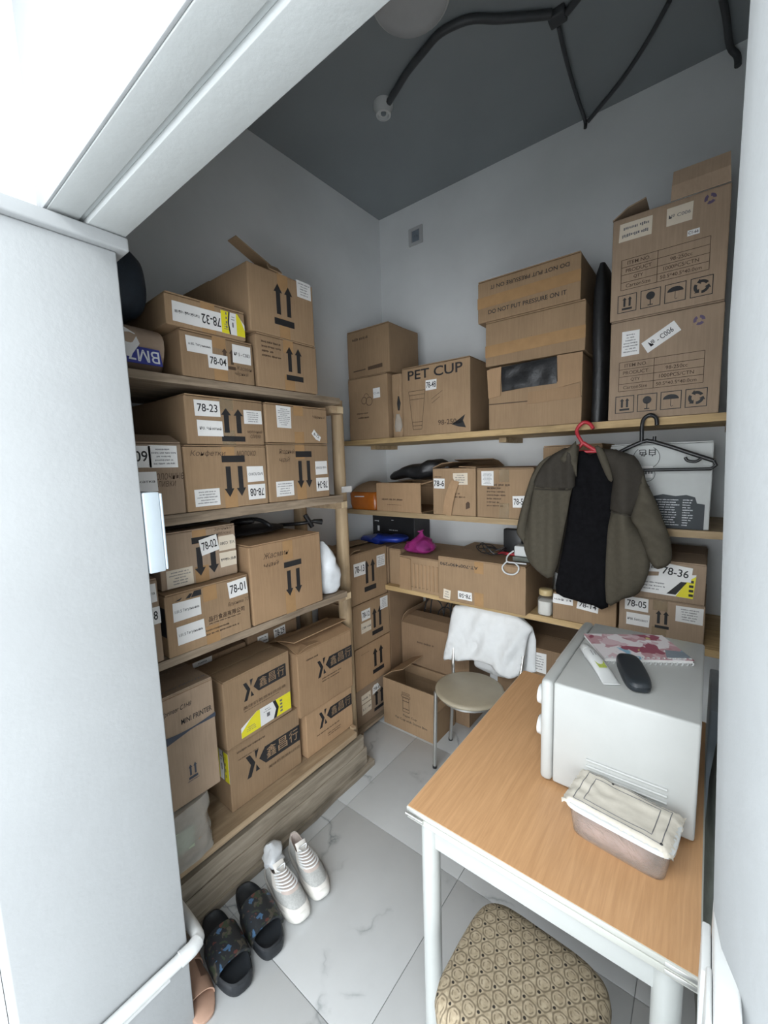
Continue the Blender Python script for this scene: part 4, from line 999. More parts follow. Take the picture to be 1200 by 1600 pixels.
r, F, S, rd = carton('cardboard box 78-6 with a torn hanging strip on the middle shelf', (-1.198, -.942, 1.953, 2.33, 1.303, 1.560), '-y',
       [('num', .16, .66, .26, .21, '78-6', {'tw': .95, 'th': .6}), ('lab', .66, .76, .34, .24, 4, {'mat': 'paper_cream', 'cut': [(-.3, -.5), (.5, -.5), (.5, .5), (-.5, .5), (-.5, .1)]}), ('lines', .20, .80, .3, .06, 1), ('lines', .62, .42, .36, .14, 2), ('poly', [(.78, .14), (.87, .17), (.87, .27), (.83, .30), (.78, .26)], 'ink_brown')],
       flaps=[('-x', .12, 14), ('+y', .15, 16), ('+x', .10, 3)], seed=52, tape=None)
v = []; f = []
for k in range(9):
    q = k / 8; v += [F.at(.118 - .055 * q, .19 - .185 * q, .001 + .02 * math.sin(q * PI) + .004), F.at(.165 - .050 * q, .18 - .185 * q, .001 + .016 * math.sin(q * PI) + .004)]
v += [a + F.N * -.002 for a in v]; m = 18
for k in range(8): a = 2 * k; f += [(a, a + 1, a + 3, a + 2), (m + a + 2, m + a + 3, m + a + 1, m + a), (a, a + 2, m + a + 2, m + a), (a + 1, m + a + 1, m + a + 3, a + 3)]
mesh_obj('torn_strip', v, f, 'card_warm', r)
carton('cardboard box 78-56 with a courier label, beside the jacket', (-.936, -.645, 1.953, 2.33, 1.303, 1.553), '-y',
       [('lab', .20, .79, .22, .29, 9), ('num', .77, .34, .25, .22, '78-56', {'th': .55, 'rot': 3, 'lift': .0012}), ('lines', .40, .66, .40, .10, 1), ('lines', .36, .42, .34, .42, 6), ('txt', .30, .595, .20, .045, 'PRODUCT', {'ink': 'ink_brown'})], seed=53, tape='clear_tape', mat='card')
carton('tall brown carton mostly hidden behind the jacket on the middle shelf', (-.638, -.38, 2.05, 2.36, 1.303, 1.652), '-y', [('lines', .4, .8, .3, .04, 1)], seed=54, tape='tape')
r, F, S, rd = carton('white carton with upside down Chinese lettering and a black panel, behind the black hanger', (-.335, .006, 1.965, 2.34, 1.303, 1.640), '-y', [
    ('call', lambda p, W, H: [p.ring(.38 * W, .83 * H, .135 * W, .006 * W, 28, -230, 60), p.ring(.39 * W, .63 * H, .085 * W, .006 * W, 20, 120, 420)], 'ink'),
    ('txt', .385, .885, .17, .085, '白色', {'rot': 180, 'ink': 'ink', 'bold': .012}), ('lab', .375, .66, .15, .14, 1),
    ('poly', [(.36, .56), (.39, .52), (.425, .49), (.42, .46), (.37, .455), (.375, .50)], 'ink'),
    ('poly', [(.25, .0), (.95, .0), (.95, .29), (.88, .30), (.86, .37), (.78, .395), (.68, .38), (.56, .40), (.46, .375), (.25, .37)], 'ink_slate')], seed=55, tape=None, mat='carton_white')
p = P2().lines(.60 * F.W, .19 * F.H, .26 * F.W, .32 * F.H, 11, random.Random(5)); p.lines(.80 * F.W, .19 * F.H, .10 * F.W, .32 * F.H, 11, random.Random(6), center=False); F.print('printing', p, 'ink_white', r, .0009)

# lowest shelf
carton('narrow brown carton on the lowest shelf beside the corner stack', (-1.545, -1.455, 1.99, 2.36, .8435, 1.07), '-y', [], flaps=[('-y', .14, 3), ('+y', .14, 2)], seed=61, tape=None, mat='card')
o = MB().loft([((-1.66, 2.005 + .18 * k / 7, 1.103), (.17 * s, 0, .01), (0, 0, .026 * s), 2.4) for k, s in enumerate((.3, .8, 1, 1, 1, .95, .8, .3))], 44, .028, 17, 4).build('plastic_bag', 'bluefilm', None, True)
tag(o, 'dark blue plastic bag lying flat in front of the black carton in the corner', 'bag')
t = empty('corner_crate', (-1.703, 2.19, .0005), 'tall plain brown carton in the corner behind the stack, under the blue bag', 'box')
bm_obj('box_body', carton_shell(.294, .395, 1.074, random.Random(8)), 'card_dark', t)
r, F, S, rd = carton('black product carton with small white print in the corner under the middle shelf', (-1.845, -1.49, 2.20, 2.385, 1.0745, 1.258), '-y',
       [('lines', .15, .66, .18, .12, 1, {'ink': 'ink_white'}), ('lines', .52, .72, .10, .07, 1, {'ink': 'ink_white'}), ('lines', .52, .35, .22, .07, 1, {'ink': 'ink_white'}), ('call', lambda p, W, H: p.rect(.15 * W, .38 * H, .05 * W, .2 * H), 'ink_white')], seed=63, tape=None, mat='blackbag')
r, F, S, rd = carton('plain carton with a ribbed folded front, left of the AT carton', (-1.43, -1.152, 1.935, 2.34, .8445, 1.052), '-y', [('lines', .5, .13, .5, .05, 1)], flaps=[('-y', .19, 3), ('+y', .2, 2)], seed=64, tape=None, mat='card', crush=.004)
Fq = F
for k in range(7): Fq.plate('rib', [(.10 + .026 * k, .02), (.112 + .026 * k, .02), (.112 + .026 * k, .165), (.10 + .026 * k, .165)], 'card_warm', r, .0, .003)
Fq.plate('front_panel', [(.005, .006), (.085, .006), (.088, .19), (.012, .197)], 'card_warm', r, .0005, .006)
carton('wide carton marked AT and 78-58 upside down on the lowest shelf', (-1.142, -.662, 1.902, 2.34, .8445, 1.086), '-y',
       [('txt', .26, .83, .46, .075, 'AT-700*490*290', {'rot': 180, 'ink': 'ink', 'bold': .01}), ('num', .335, .18, .17, .185, '78-58', {'flip': 180, 'th': .5}), ('lab', .11, .14, .09, .22, 3, {'mat': 'paper_cream', 'rot': -6})], seed=65, tape='tape', mat='card')
t = empty('powder_jar', (-.594, 1.985, .8435), 'small glass jar of white powder with a gold lid, right of the AT carton', 'jar')
MB().loft([((0, 0, z), (r_, 0, 0), (0, r_, 0), 3.2) for r_, z in ((.031, .001), (.034, .006), (.034, .078), (.029, .09), (.026, .098))], 28).build('jar_glass', 'glass', t, True)
MB().loft([((0, 0, z), (r_, 0, 0), (0, r_, 0), 3.2) for r_, z in ((.028, .004), (.031, .008), (.031, .070), (.002, .073))], 24).build('powder', 'powder', t, True)
MB().lathe([(.030, .0985), (.031, .102), (.031, .122), (.028, .126), (.002, .1265)], 28).build('lid', 'gold', t, True)
carton('cardboard box 78-14 half hidden under the jacket hem', (-.553, -.288, 1.953, 2.33, .8435, .972), '-y', [('tag', .17, .76, .33, .34, 'чай 14', {}), ('num', .57, .68, .33, .34, '78-14', {'rot': -5})], seed=66, tape=None, mat='card')
carton('cardboard box 78-05 on the lowest shelf under box 78-36', (-.280, .012, 1.953, 2.33, .8435, 1.012), '-y',
       [('num', .22, .79, .29, .34, '78-05', {'th': .5}), ('tag', .24, .40, .29, .32, '№88. Белохвост', {'th': .2}), ('arr', .53, .50, .17, .44), ('lab', .83, .72, .30, .38, 5)], seed=67, tape='clear_tape', mat='card_grey')
r, F, S, rd = carton('cardboard box 78-36 with a yellow and white label, on box 78-05', (-.235, .008, 1.945, 2.33, 1.0125, 1.176), '-y',
       [('num', .60, .73, .44, .36, '78-36', {'rot': -6, 'tw': .8, 'th': .52, 'lift': .0018}), ('lab', .24, .80, .34, .22, 1, {'rot': 4})], seed=68, tape=None, mat='card_grey')
st = F.plate('sticker', [(.012, .025), (.205, .022), (.212, .118), (.02, .088)], 'paper', r, .0002, .0008)
F.print('printed_panel', P2().poly([(.150, .024), (.205, .022), (.212, .112), (.185, .09)]), 'yellow', st, .0012)
F.print('printed_panel', P2().poly([(.120, .030), (.150, .030), (.185, .085), (.165, .085)]), 'ink', st, .0012)
F.print('lettering', P2().lines(.07, .055, .09, .04, 3, random.Random(2)), 'ink_grey', st, .0012)
p = P2(); [p.rect(.198, .035 + .018 * k, .014, .010) for k in range(4)]; F.print('lettering', p, 'ink', st, .0015)

# small things lying on the lowest-shelf cartons
t = empty('gift_bag', (-1.33, 2.02, 1.059), 'crumpled magenta plastic bag tied at the top, on the ribbed carton', 'bag')
MB().loft([((.006 * math.sin(k * 1.7), 0, .004 + .125 * k / 14), (.090 * s, 0, .006 * math.sin(k)), (0, .07 * s, 0), 2.3) for k, s in enumerate((.7, .95, 1.03, 1.0, 1.02, .95, .9, .82, .7, .55, .38, .22, .12, .10, .2))], 46, .026, 26, 6).build('bag_film', 'magenta', t, True)
MB().loft([((.022, 0, .012 + .06 * k / 5), (.045 * s, 0, 0), (0, .045 * s, 0), 2.2) for k, s in enumerate((.7, 1, 1, .9, .6, .2))], 20, .008, 30, 3).build('bag_contents', 'ink_violet', t, True)
t = empty('cable_bundle', (-.90, 2.06, 1.0925), 'tangle of thin black cables on the AT carton', 'cable')
rr = random.Random(12); pts = []
for k in range(22): a = k * 1.1; pts.append((.10 * math.cos(a) * rr.uniform(.4, 1.2), .07 * math.sin(a) * rr.uniform(.5, 1.1), .008 + .06 * rr.random() ** 2))
MB().tube(pts, .0028, 6, smooth=4).build('cable_coil', 'black', t, True)
t = empty('black_charger', (-.80, 2.11, 1.0925), 'small black box leaning behind the AT carton top, over a red strip', 'charger')
MB().box(-.05, .05, -.02, .02, .012, .135).build('case', 'black', t, bevel=.006)
MB().box(-.07, .04, -.05, -.022, .001, .014).build('red_strip', 'red', t, bevel=.003)
t = empty('white_adapter', (-.70, 2.0, 1.0925), 'white adapter block with looped white cord on the AT carton', 'adapter')
MB().box(-.046, .03, -.03, .04, .024, .075).build('block', 'white_plastic', t, bevel=.006)
MB().box(-.050, .034, -.04, .045, .001, .022).build('base', 'greybag', t, bevel=.003)
MB().tube([(-.046, -.035, .05), (-.065, -.06, .03), (-.06, -.085, .006), (-.02, -.09, .005), (.035, -.085, .005)], .004, 8, smooth=5).build('cord', 'white_plastic', t, True)
MB().tube([(-.06, -.085, .006), (-.075, -.106, -.02), (-.06, -.108, -.045), (-.025, -.108, -.05), (.0, -.107, -.035), (.005, -.104, -.01), (-.02, -.094, .007)], .004, 8, smooth=5).build('cord_loop', 'white_plastic', t, True)

# floor cartons behind the chair
r, F, S, rd = carton('open carton with a coffee cup drawing on the floor in front of the chair', (-1.515, -1.148, 1.852, 2.085, .0005, .300), '-y',
       [('call', lambda p, W, H: [p.frame(.46 * W, .80 * H, .15 * W, .04 * H, .008 * W), p.frame(.46 * W, .74 * H, .17 * W, .05 * H, .008 * W), p.frame(.46 * W, .56 * H, .13 * W, .30 * H, .008 * W), p.rect(.46 * W, .48 * H, .13 * W, .015 * H), p.rect(.46 * W, .64 * H, .13 * W, .015 * H)], 'ink_brown'),
        ('txt', .53, .33, .26, .055, 'Paper Cup', {'ink': 'ink'}), ('txt', .55, .23, .62, .06, 'Pet Cup with Dome Box', {'ink': 'ink'})],
       flaps=[('-x', .17, 30), ('+x', .10, 262), ('+y', .11, 268)], opened=True, seed=71, tape=None, mat='card')
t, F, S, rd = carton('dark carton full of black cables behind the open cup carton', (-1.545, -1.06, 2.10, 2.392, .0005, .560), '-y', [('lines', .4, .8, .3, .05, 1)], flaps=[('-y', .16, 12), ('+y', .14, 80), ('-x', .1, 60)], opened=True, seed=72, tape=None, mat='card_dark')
t = empty('black_cables', (-1.35, 2.27, .02), 'loops of black cable standing up out of the dark carton', 'cable')
b = MB()
for k in range(6):
    x = -.12 + .05 * k; hgt = .60 + .05 * math.sin(k * 2.1) + .03
    b2 = MB().tube([(x, -.01, .0), (x - .012, .0, .45), (x + .005, .01, hgt), (x + .06, .02, hgt + .035), (x + .125, .02, hgt - .02), (x + .145, .01, .4), (x + .15, .0, .0)], .0042, 7, smooth=5)
    b2.build('cable', 'black', t, True)
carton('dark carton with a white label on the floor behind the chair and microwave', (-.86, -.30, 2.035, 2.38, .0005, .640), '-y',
       [('lab', .40, .88, .12, .16, 6), ('call', lambda p, W, H: p.rect(.60 * W, .90 * H, .05 * W, .03 * H), 'band')], seed=73, tape=None, mat='card_dark')

# ------------------------------------------------------------------ hangers and jacket
t = empty('clothes_hanger', (-.42, 1.905, 1.60), 'red plastic clothes hanger holding the olive jacket', 'hanger')
def wl_(o, pts): return [Vector(p) - Vector(o.location) for p in pts]
MB().tube(wl_(t, [(-.392, 1.912, 1.708), (-.405, 1.915, 1.728), (-.428, 1.918, 1.738), (-.449, 1.915, 1.722), (-.455, 1.91, 1.698), (-.440, 1.905, 1.668), (-.428, 1.905, 1.648)]), .0075, 10, smooth=4).build('hook', 'red', t, True)
MB().tube(wl_(t, [(-.428, 1.905, 1.652), (-.455, 1.905, 1.622), (-.60, 1.90, 1.565)]), .008, 10).build('arm', 'red', t, True)
MB().tube(wl_(t, [(-.428, 1.905, 1.652), (-.385, 1.905, 1.622), (-.24, 1.90, 1.565)]), .008, 10).build('arm', 'red', t, True)
MB().tube(wl_(t, [(-.46, 1.905, 1.616), (-.37, 1.905, 1.614)]), .0065, 10).build('brace', 'red', t, True)
t = empty('clothes_hanger', (-.19, 1.93, 1.60), 'empty black plastic clothes hanger hooked on the top shelf edge', 'hanger')
MB().tube(wl_(t, [(-.172, 1.93, 1.706), (-.176, 1.932, 1.734), (-.196, 1.936, 1.748), (-.216, 1.934, 1.734), (-.221, 1.93, 1.706), (-.220, 1.93, 1.645)]), .0075, 10, smooth=4).build('hook', 'black', t, True)
MB().tube(wl_(t, [(-.34, 1.93, 1.588), (-.300, 1.93, 1.606), (-.222, 1.93, 1.644), (-.180, 1.93, 1.644), (-.06, 1.93, 1.594), (.006, 1.93, 1.566)]), .0078, 10, smooth=2).build('arm', 'black', t, True)
MB().tube(wl_(t, [(.006, 1.93, 1.566), (.014, 1.93, 1.550), (.0, 1.93, 1.536), (-.20, 1.93, 1.534), (-.34, 1.93, 1.534)]), .0062, 10).build('bar', 'black', t, True)
MB().tube(wl_(t, [(-.178, 1.93, 1.642), (-.178, 1.93, 1.664)]), .006, 10).build('peg', 'black', t, True)
MB().tube(wl_(t, [(-.078, 1.93, 1.581), (-.070, 1.93, 1.568), (-.045, 1.93, 1.564), (-.028, 1.93, 1.577)]), .0055, 10, smooth=3).build('notch_hook', 'black', t, True)

jk = empty('jacket', (-.42, 1.87, 1.0), 'open olive overshirt with darker yoke hanging on the red hanger', 'jacket')
JO = Vector(jk.location)
def pl(y0, lean=0.0):
    return lambda u, v, h: Vector((u, y0 - h - lean * (1.6 - v), v)) - JO
def fold(a, f, ph=0, f2=0):
    return lambda u, v: a * (math.sin(u * f + ph + 3 * v) + .6 * math.sin(u * f * .43 + v * 6 + f2)) 
LP = [(-.543, 1.604), (-.445, 1.644), (-.44, 1.6), (-.448, 1.507), (-.465, 1.435), (-.488, 1.287), (-.529, 1.068), (-.609, 1.091), (-.654, 1.155), (-.662, 1.234), (-.636, 1.383), (-.605, 1.526)]
RP = [(-.368, 1.628), (-.318, 1.617), (-.258, 1.598), (-.225, 1.573), (-.209, 1.499), (-.236, 1.357), (-.212, 1.308), (-.181, 1.243), (-.168, 1.16), (-.199, 1.052), (-.254, 1.016), (-.315, .991), (-.321, 1.264), (-.31, 1.37), (-.301, 1.507), (-.332, 1.567)]
puff('left_front', LP, 'olive', jk, pl(1.88, .02), .022, .006, .014, fold(.011, 75), .05)
puff('right_front', RP, 'olive', jk, pl(1.88, .02), .026, .006, .014, fold(.011, 62, 1), .05)
puff('left_yoke', [(-.543, 1.607), (-.451, 1.634), (-.447, 1.507), (-.465, 1.455), (-.61, 1.460), (-.605, 1.526)], 'olive_dark', jk, pl(1.871, .02), .0235, .004, .014, fold(.011, 75), .045, 2)
puff('right_yoke', [(-.356, 1.622), (-.258, 1.602), (-.221, 1.573), (-.190, 1.475), (-.234, 1.357), (-.312, 1.380), (-.305, 1.499)], 'olive_dark', jk, pl(1.870, .02), .027, .004, .014, fold(.011, 62, 1), .045, 2)
puff('left_sleeve', [(-.547, 1.601), (-.602, 1.526), (-.636, 1.383), (-.655, 1.26), (-.652, 1.20), (-.689, 1.235), (-.698, 1.271), (-.672, 1.391), (-.630, 1.527), (-.585, 1.587)], 'olive', jk, pl(1.885, .03), .030, .03, .016, fold(.004, 50, 2), .04)
puff('right_sleeve', [(-.225, 1.573), (-.191, 1.491), (-.161, 1.426), (-.131, 1.347), (-.104, 1.268), (-.101, 1.19), (-.14, 1.160), (-.163, 1.178), (-.183, 1.226), (-.214, 1.308), (-.238, 1.357), (-.214, 1.491)], 'olive', jk, pl(1.872, .05), .032, .03, .014, lambda u, v: .009 * math.sin(v * 75 + u * 40), .04)
puff('back_panel', [(-.56, 1.59), (-.42, 1.615), (-.26, 1.59), (-.20, 1.3), (-.20, 1.08), (-.40, 1.03), (-.62, 1.14), (-.62, 1.4)], 'olive_dark', jk, pl(1.925), .004, .004, .03, None, .05)
puff('collar', [(-.453, 1.651), (-.441, 1.646), (-.438, 1.512), (-.458, 1.556), (-.507, 1.586)], 'olive', jk, pl(1.852), .010, .003, .014, None, .02, 2)
puff('collar', [(-.372, 1.634), (-.345, 1.625), (-.318, 1.566), (-.303, 1.50), (-.318, 1.498), (-.345, 1.556)], 'olive', jk, pl(1.850), .010, .003, .012, None, .015, 2)
for (u0, u1) in ((-.606, -.467), (-.306, -.236)):
    MB().tube([pl(1.842)(u0, 1.459 if u0 < -.4 else 1.372, 0), pl(1.838)((u0 + u1) / 2, 1.457 if u0 < -.4 else 1.366, 0), pl(1.842)(u1, 1.456 if u0 < -.4 else 1.358, 0)], .0022, 6, smooth=3).build('yoke_seam', 'olive_dark', jk, True)
bt = empty('black_shirt', (-.41, 1.89, .96), 'black t shirt hanging inside the open olive jacket', 'shirt')
JO = Vector(bt.location)
puff('shirt_body', [(-.446, 1.618), (-.40, 1.600), (-.352, 1.606), (-.300, 1.499), (-.307, 1.37), (-.312, 1.176), (-.312, .961), (-.37, .957), (-.447, .966), (-.523, .986), (-.518, 1.074), (-.485, 1.288), (-.470, 1.454)], 'blackcloth', bt, pl(1.898), .010, .006, .02, fold(.004, 60), .03, 2)

# ------------------------------------------------------------------ chair and t-shirt
ch = empty('round_seat_chair', (-.895, 1.775, 0), 'chair with a round taupe seat and thin metal legs behind the table', 'chair')
MB().lathe([(.002, .437), (.150, .438), (.166, .444), (.171, .452), (.168, .460), (.155, .465), (.002, .467)], 48).build('seat', 'seat', ch, True)
MB().lathe([(.135, .425), (.150, .425), (.150, .4365), (.135, .4365)], 40).build('seat_ring', 'chrome', ch, True)
for a, b in (((-.145, -.085, .436), (-.165, -.075, .001)), ((.145, -.085, .436), (.17, -.10, .001)), ((-.14, .09, .436), (-.205, .165, .001)), ((.14, .09, .436), (.20, .165, .001))):
    l = MB().tube([a, b], .0095, 12).build('leg', 'chrome', ch, True)
    MB().tube([Vector(b) + Vector((0, 0, .014)), Vector(b)], .0115, 12).build('foot_cap', 'black', l, True)
MB().tube([(-.14, .09, .43), (-.185, .17, .46), (-.200, .21, .60), (-.195, .225, .72), (-.12, .24, .775), (0, .248, .795), (.12, .24, .775), (.19, .225, .72), (.195, .21, .60), (.18, .17, .46), (.14, .09, .43)], .0095, 12, smooth=5).build('back_frame', 'chrome', ch, True)
MB().tube([(-.197, .222, .66), (0, .236, .67), (.193, .222, .66)], .008, 10, smooth=4).build('back_rail', 'chrome', ch, True)
ts = empty('white_shirt', (-.9, 2.0, .47), 'white t shirt draped over the back of the round seat chair', 'shirt')
JO = Vector(ts.location)
def drape(y_top, y_bot):
    def f(u, v, h):
        q = max(0, min(1, (.82 - v) / .35)); return Vector((u, y_top + (y_bot - y_top) * q ** .6 - h, v)) - JO
    return f
puff('front_drape', [(-1.105, .768), (-1.049, .792), (-.941, .817), (-.839, .822), (-.762, .804), (-.697, .776), (-.661, .747), (-.678, .709), (-.691, .63), (-.704, .52), (-.755, .47), (-.799, .466), (-.849, .486), (-.879, .508), (-.974, .506), (-1.063, .476), (-1.121, .470), (-1.157, .465), (-1.131, .608)], 'cloth_white', ts, drape(2.012, 1.968), .008, .004, .016,
     lambda u, v: (.036 * noise.noise(Vector((u * 15 - v * 8, v * 6, 2))) + .016 * abs(noise.noise(Vector((u * 30 + v * 16, v * 9, 5))))) * min(1, (.85 - v) * 4), .02, 3)
puff('back_drape', [(-1.10, .762), (-.94, .815), (-.84, .82), (-.67, .745), (-.652, .543), (-.657, .508), (-.731, .48), (-.799, .435), (-.86, .425), (-.934, .432), (-.988, .445), (-.999, .484), (-1.08, .52)], 'cloth_white', ts, lambda u, v, h: Vector((u, 2.028 + h * .6, v)) - JO, .006, .004, .018, lambda u, v: .004 * math.sin(u * 55 + v * 12), .03, 3)

# ------------------------------------------------------------------ table
tb = empty('folding_table', (-.262, 1.16, 0), 'folding kitchen table with an oak laminate top and white legs', 'table')
TX0, TX1, TY0, TY1 = -.292, .292, -.408, .412
MB().box(TX0, TX1, TY0, TY1, .736, .7495).build('top_leaf', 'edge', tb, bevel=.003)
MB().box(TX0 + .003, TX1 - .003, TY0 + .003, TY1 - .003, .7494, .7502).build('laminate_sheet', 'laminate', tb)
MB().box(TX0 + .001, TX1 - .001, TY0 + .001, TY1 - .001, .7185, .7345).build('lower_leaf', 'edge', tb, bevel=.002)
MB().box(TX0 + .045, TX1 - .045, TY0 + .036, TY0 + .054, .635, .718).build('apron', 'white_metal', tb, bevel=.002)
MB().box(TX0 + .045, TX1 - .045, TY1 - .054, TY1 - .036, .635, .718).build('apron', 'white_metal', tb, bevel=.002)
MB().box(TX0 + .036, TX0 + .054, TY0 + .06, TY1 - .06, .635, .718).build('apron', 'white_metal', tb, bevel=.002)
MB().box(TX1 - .054, TX1 - .036, TY0 + .06, TY1 - .06, .635, .718).build('apron', 'white_metal', tb, bevel=.002)
for x in (TX0 + .040, TX1 - .046):
    for y in (TY0 + .048, TY1 - .048):
        l = MB().tube([(x, y, .718), (x, y, .012)], .0235, 24).build('leg', 'white_metal', tb, True)
        MB().lathe([(.0245, .0005), (.0255, .004), (.0245, .012)], 20, (x, y, 0)).build('foot_cap', 'dustgrey', l, True)
for x, w_ in ((TX0 + .004, .045), (TX1 - .05, .045)):
    for z in (.724, .738): MB().box(x, x + w_, TY0 - .0012, TY0 + .001, z, z + .008).build('hinge_plate', 'chrome', tb, bevel=.0008)
MB().tube([(TX0 + .001, TY0 - .004, .7345), (TX0 + .05, TY0 - .004, .7345)], .003, 8).build('hinge_pin', 'chrome', tb, True)

# ------------------------------------------------------------------ microwave and things on it
mw = empty('microwave_oven', (-.145, 1.26, .7505), 'white microwave oven on the table, seen from its vented side', 'microwave')
MB().box(-.140, .157, -.232, .235, .010, .283).build('cabinet', 'micro', mw, bevel=.006)
MB().box(-.172, -.1415, -.234, .237, .006, .2835).build('front_frame', 'micro', mw, bevel=.012)
MB().box(-.1755, -.1722, -.09, .228, .02, .272).build('door', 'micro', mw, bevel=.0015)
MB().box(-.1775, -.1758, -.05, .19, .06, .235).build('door_window', 'black', mw)
for z in (.205, .115):
    k = MB().loft([((-.1725 - x, -.165, z), (0, r_, 0), (0, 0, r_), 2) for r_, x in ((.032, 0), (.032, .004), (.027, .010), (.025, .022), (.002, .023))], 28).build('knob', 'white_plastic', mw, True)
    MB().box(-.197, -.1955, -.167, -.163, z, z + .022).build('pointer', 'ink_grey', k)
for k in range(5):
    z = .045 + .016 * k
    MB().tube([(-.06, -.2325, z), (.105, -.2325, z)], .0034, 8).build('vent_slat', 'micro', mw, True)
for x in (-.12, .13):
    for y in (-.2, .2): MB().lathe([(.014, 0), (.014, .0098)], 14, (x, y, 0)).build('foot', 'dustgrey', mw)
MB().box(-.138, .12, .236, .239, .05, .24).build('back_vent', 'dustgrey', mw)
ZT = 1.0345
nb = empty('spiral_notebook', (-.146, 1.338, ZT), 'spiral notebook with a colourful printed cover on the microwave', 'notebook', rot=(0, 0, R(31)))
MB().box(-.112, .112, -.074, .085, .0005, .009).build('pages', 'paper', nb)
MB().box(-.114, .114, -.076, .087, .0092, .0105).build('front_cover', 'cover', nb)
Fn = Face((-.114, -.076, .0106), (1, 0, 0), (0, 1, 0), .228, .163)
Fn.print('printed_panel', P2().poly([(.165, .012), (.228, .012), (.228, .05), (.185, .06)]), 'dustgrey', nb, .0002)
for k in range(17):
    MB().tube([(-.106 + .0132 * k, -.072 + .011 * math.sin(a) - .006, .006 + .009 * math.cos(a)) for a in [q * PI / 5 for q in range(9)]], .0017, 6).build('spiral_ring', 'white_plastic', nb, True)
tu = empty('cream_tube', (-.213, 1.168, ZT), 'white cream tube with a yellow green print on the microwave', 'tube', rot=(0, 0, R(-57.5)))
MB().loft([((x, 0, .0145 * sz + .001), (0, .017 * sy, 0), (0, 0, .0145 * sz), 2.2) for x, sy, sz in ((-.062, .8, .95), (-.05, 1, 1), (0, 1.05, .9), (.05, 1.15, .5), (.078, 1.2, .14), (.088, 1.2, .1))], 24).build('tube_body', 'white_plastic', tu, True)
MB().loft([((x, 0, .0148), (0, r_, 0), (0, 0, r_), 2) for x, r_ in ((-.09, .0115), (-.088, .0135), (-.064, .0138))], 20).build('cap', 'white_plastic', tu, True)
Ft = Face((-.05, -.014, .0310), (1, 0, -.12), (0, 1, 0), .11, .028)
Ft.print('printed_panel', P2().poly([(.058, .003), (.088, .004), (.088, .024), (.058, .025)]), 'green_print', tu, -.0005)
Ft.print('lettering', P2().lines(.03, .014, .045, .014, 2, random.Random(1)), 'ink_grey', tu, .0008)
dv = empty('black_case', (-.131, 1.168, ZT), 'black rounded glasses case leaning on the notebook on the microwave', 'case', rot=(0, 0, R(-71)))
MB().loft([((0, 0, z), (.086 * s, 0, 0), (0, .030 * s, 0), 3.4) for z, s in ((.0005, .90), (.004, .97), (.012, 1.0), (.0145, 1.0))], 44).build('lower_shell', 'device', dv, True)
MB().loft([((0, 0, z), (.086 * s, 0, 0), (0, .030 * s, 0), 3.4) for z, s in ((.0150, .995), (.020, .985), (.025, .93), (.0275, .84), (.028, .5))], 44).build('upper_shell', 'device', dv, True)

# container with napkin
ct = empty('food_container', (-.116, .953, .7505), 'clear plastic food container under a ruffled ivory napkin on the table', 'container', rot=(0, 0, R(-6)))
MB().loft([((0, 0, z), (.098 * s, 0, 0), (0, .056 * s, 0), 7) for z, s in ((.0005, .88), (.004, .91), (.066, 1.0), (.066, .975), (.006, .885), (.005, .5))], 48).build('tub', 'clearbox', ct, True)
MB().loft([((0, 0, z), (.101 * s, 0, 0), (0, .059 * s, 0), 7) for z, s in ((.0662, 1.0), (.0662, 1.03), (.074, 1.03), (.076, 1.0))], 48).build('lid', 'white_plastic', ct, True)
MB().loft([((-.01, 0, z), (.075 * s, 0, 0), (0, .040 * s, 0), 4) for z, s in ((.007, 1), (.03, 1.04), (.042, .8), (.046, .3))], 30, .006, 30, 4).build('food', 'food', ct, True)
npk = empty('napkin', (-.118, .960, .8275), 'ivory napkin with dark border lines and frilled edge lying on the food container', 'napkin', rot=(0, 0, R(-7)))
nx, ny = 40, 28; v = []; hw, hd = .106, .064
def napz(a, b):
    e = max(abs(a) , abs(b)); r = max(0, e - .86) / .14
    return .002 + .004 * (noise.noise(Vector((a * 3, b * 3, 1))) + .5) + (.004 * math.sin(a * 46 + b * 31) - .010) * r
for i in range(nx + 1):
    for j in range(ny + 1):
        a, b = -1 + 2 * i / nx, -1 + 2 * j / ny; e = max(abs(a), abs(b)); r = max(0, e - .86) / .14
        v.append((a * hw * (1 + .02 * math.sin(b * 40) * r), b * hd * (1 + .03 * math.sin(a * 50) * r), max(.0008 if e < .9 else -.012, napz(a, b))))
nt_ = len(v); v += [(x, y, z + .0016) for x, y, z in v]
f = []
for i in range(nx):
    for j in range(ny):
        q = (i * (ny + 1) + j, (i + 1) * (ny + 1) + j, (i + 1) * (ny + 1) + j + 1, i * (ny + 1) + j + 1)
        f += [tuple(reversed(q)), tuple(k + nt_ for k in q)]
nap = mesh_obj('cloth', v, f, 'linen', npk, True)
for s in (.62, .80):
    pts = []
    for a0, b0, a1, b1 in ((-s, -s, s, -s), (s, -s, s, s), (s, s, -s, s), (-s, s, -s, -s)):
        for k in range(10): a, b = a0 + (a1 - a0) * k / 10, b0 + (b1 - b0) * k / 10; pts.append((a * hw, b * hd, max(.0008, napz(a, b)) + .0019))
    pts.append(pts[0]); MB().tube(pts, .0009, 5).build('border_line', 'ink_grey', npk)
for a, b in ((.80, -.80), (-.3, .78)): MB().lathe([(.003, 0), (.002, .0015), (.0005, .002)], 10, (a * hw, b * hd, max(.0008, napz(a, b)) + .002)).build('dark_dot', 'ink', npk)

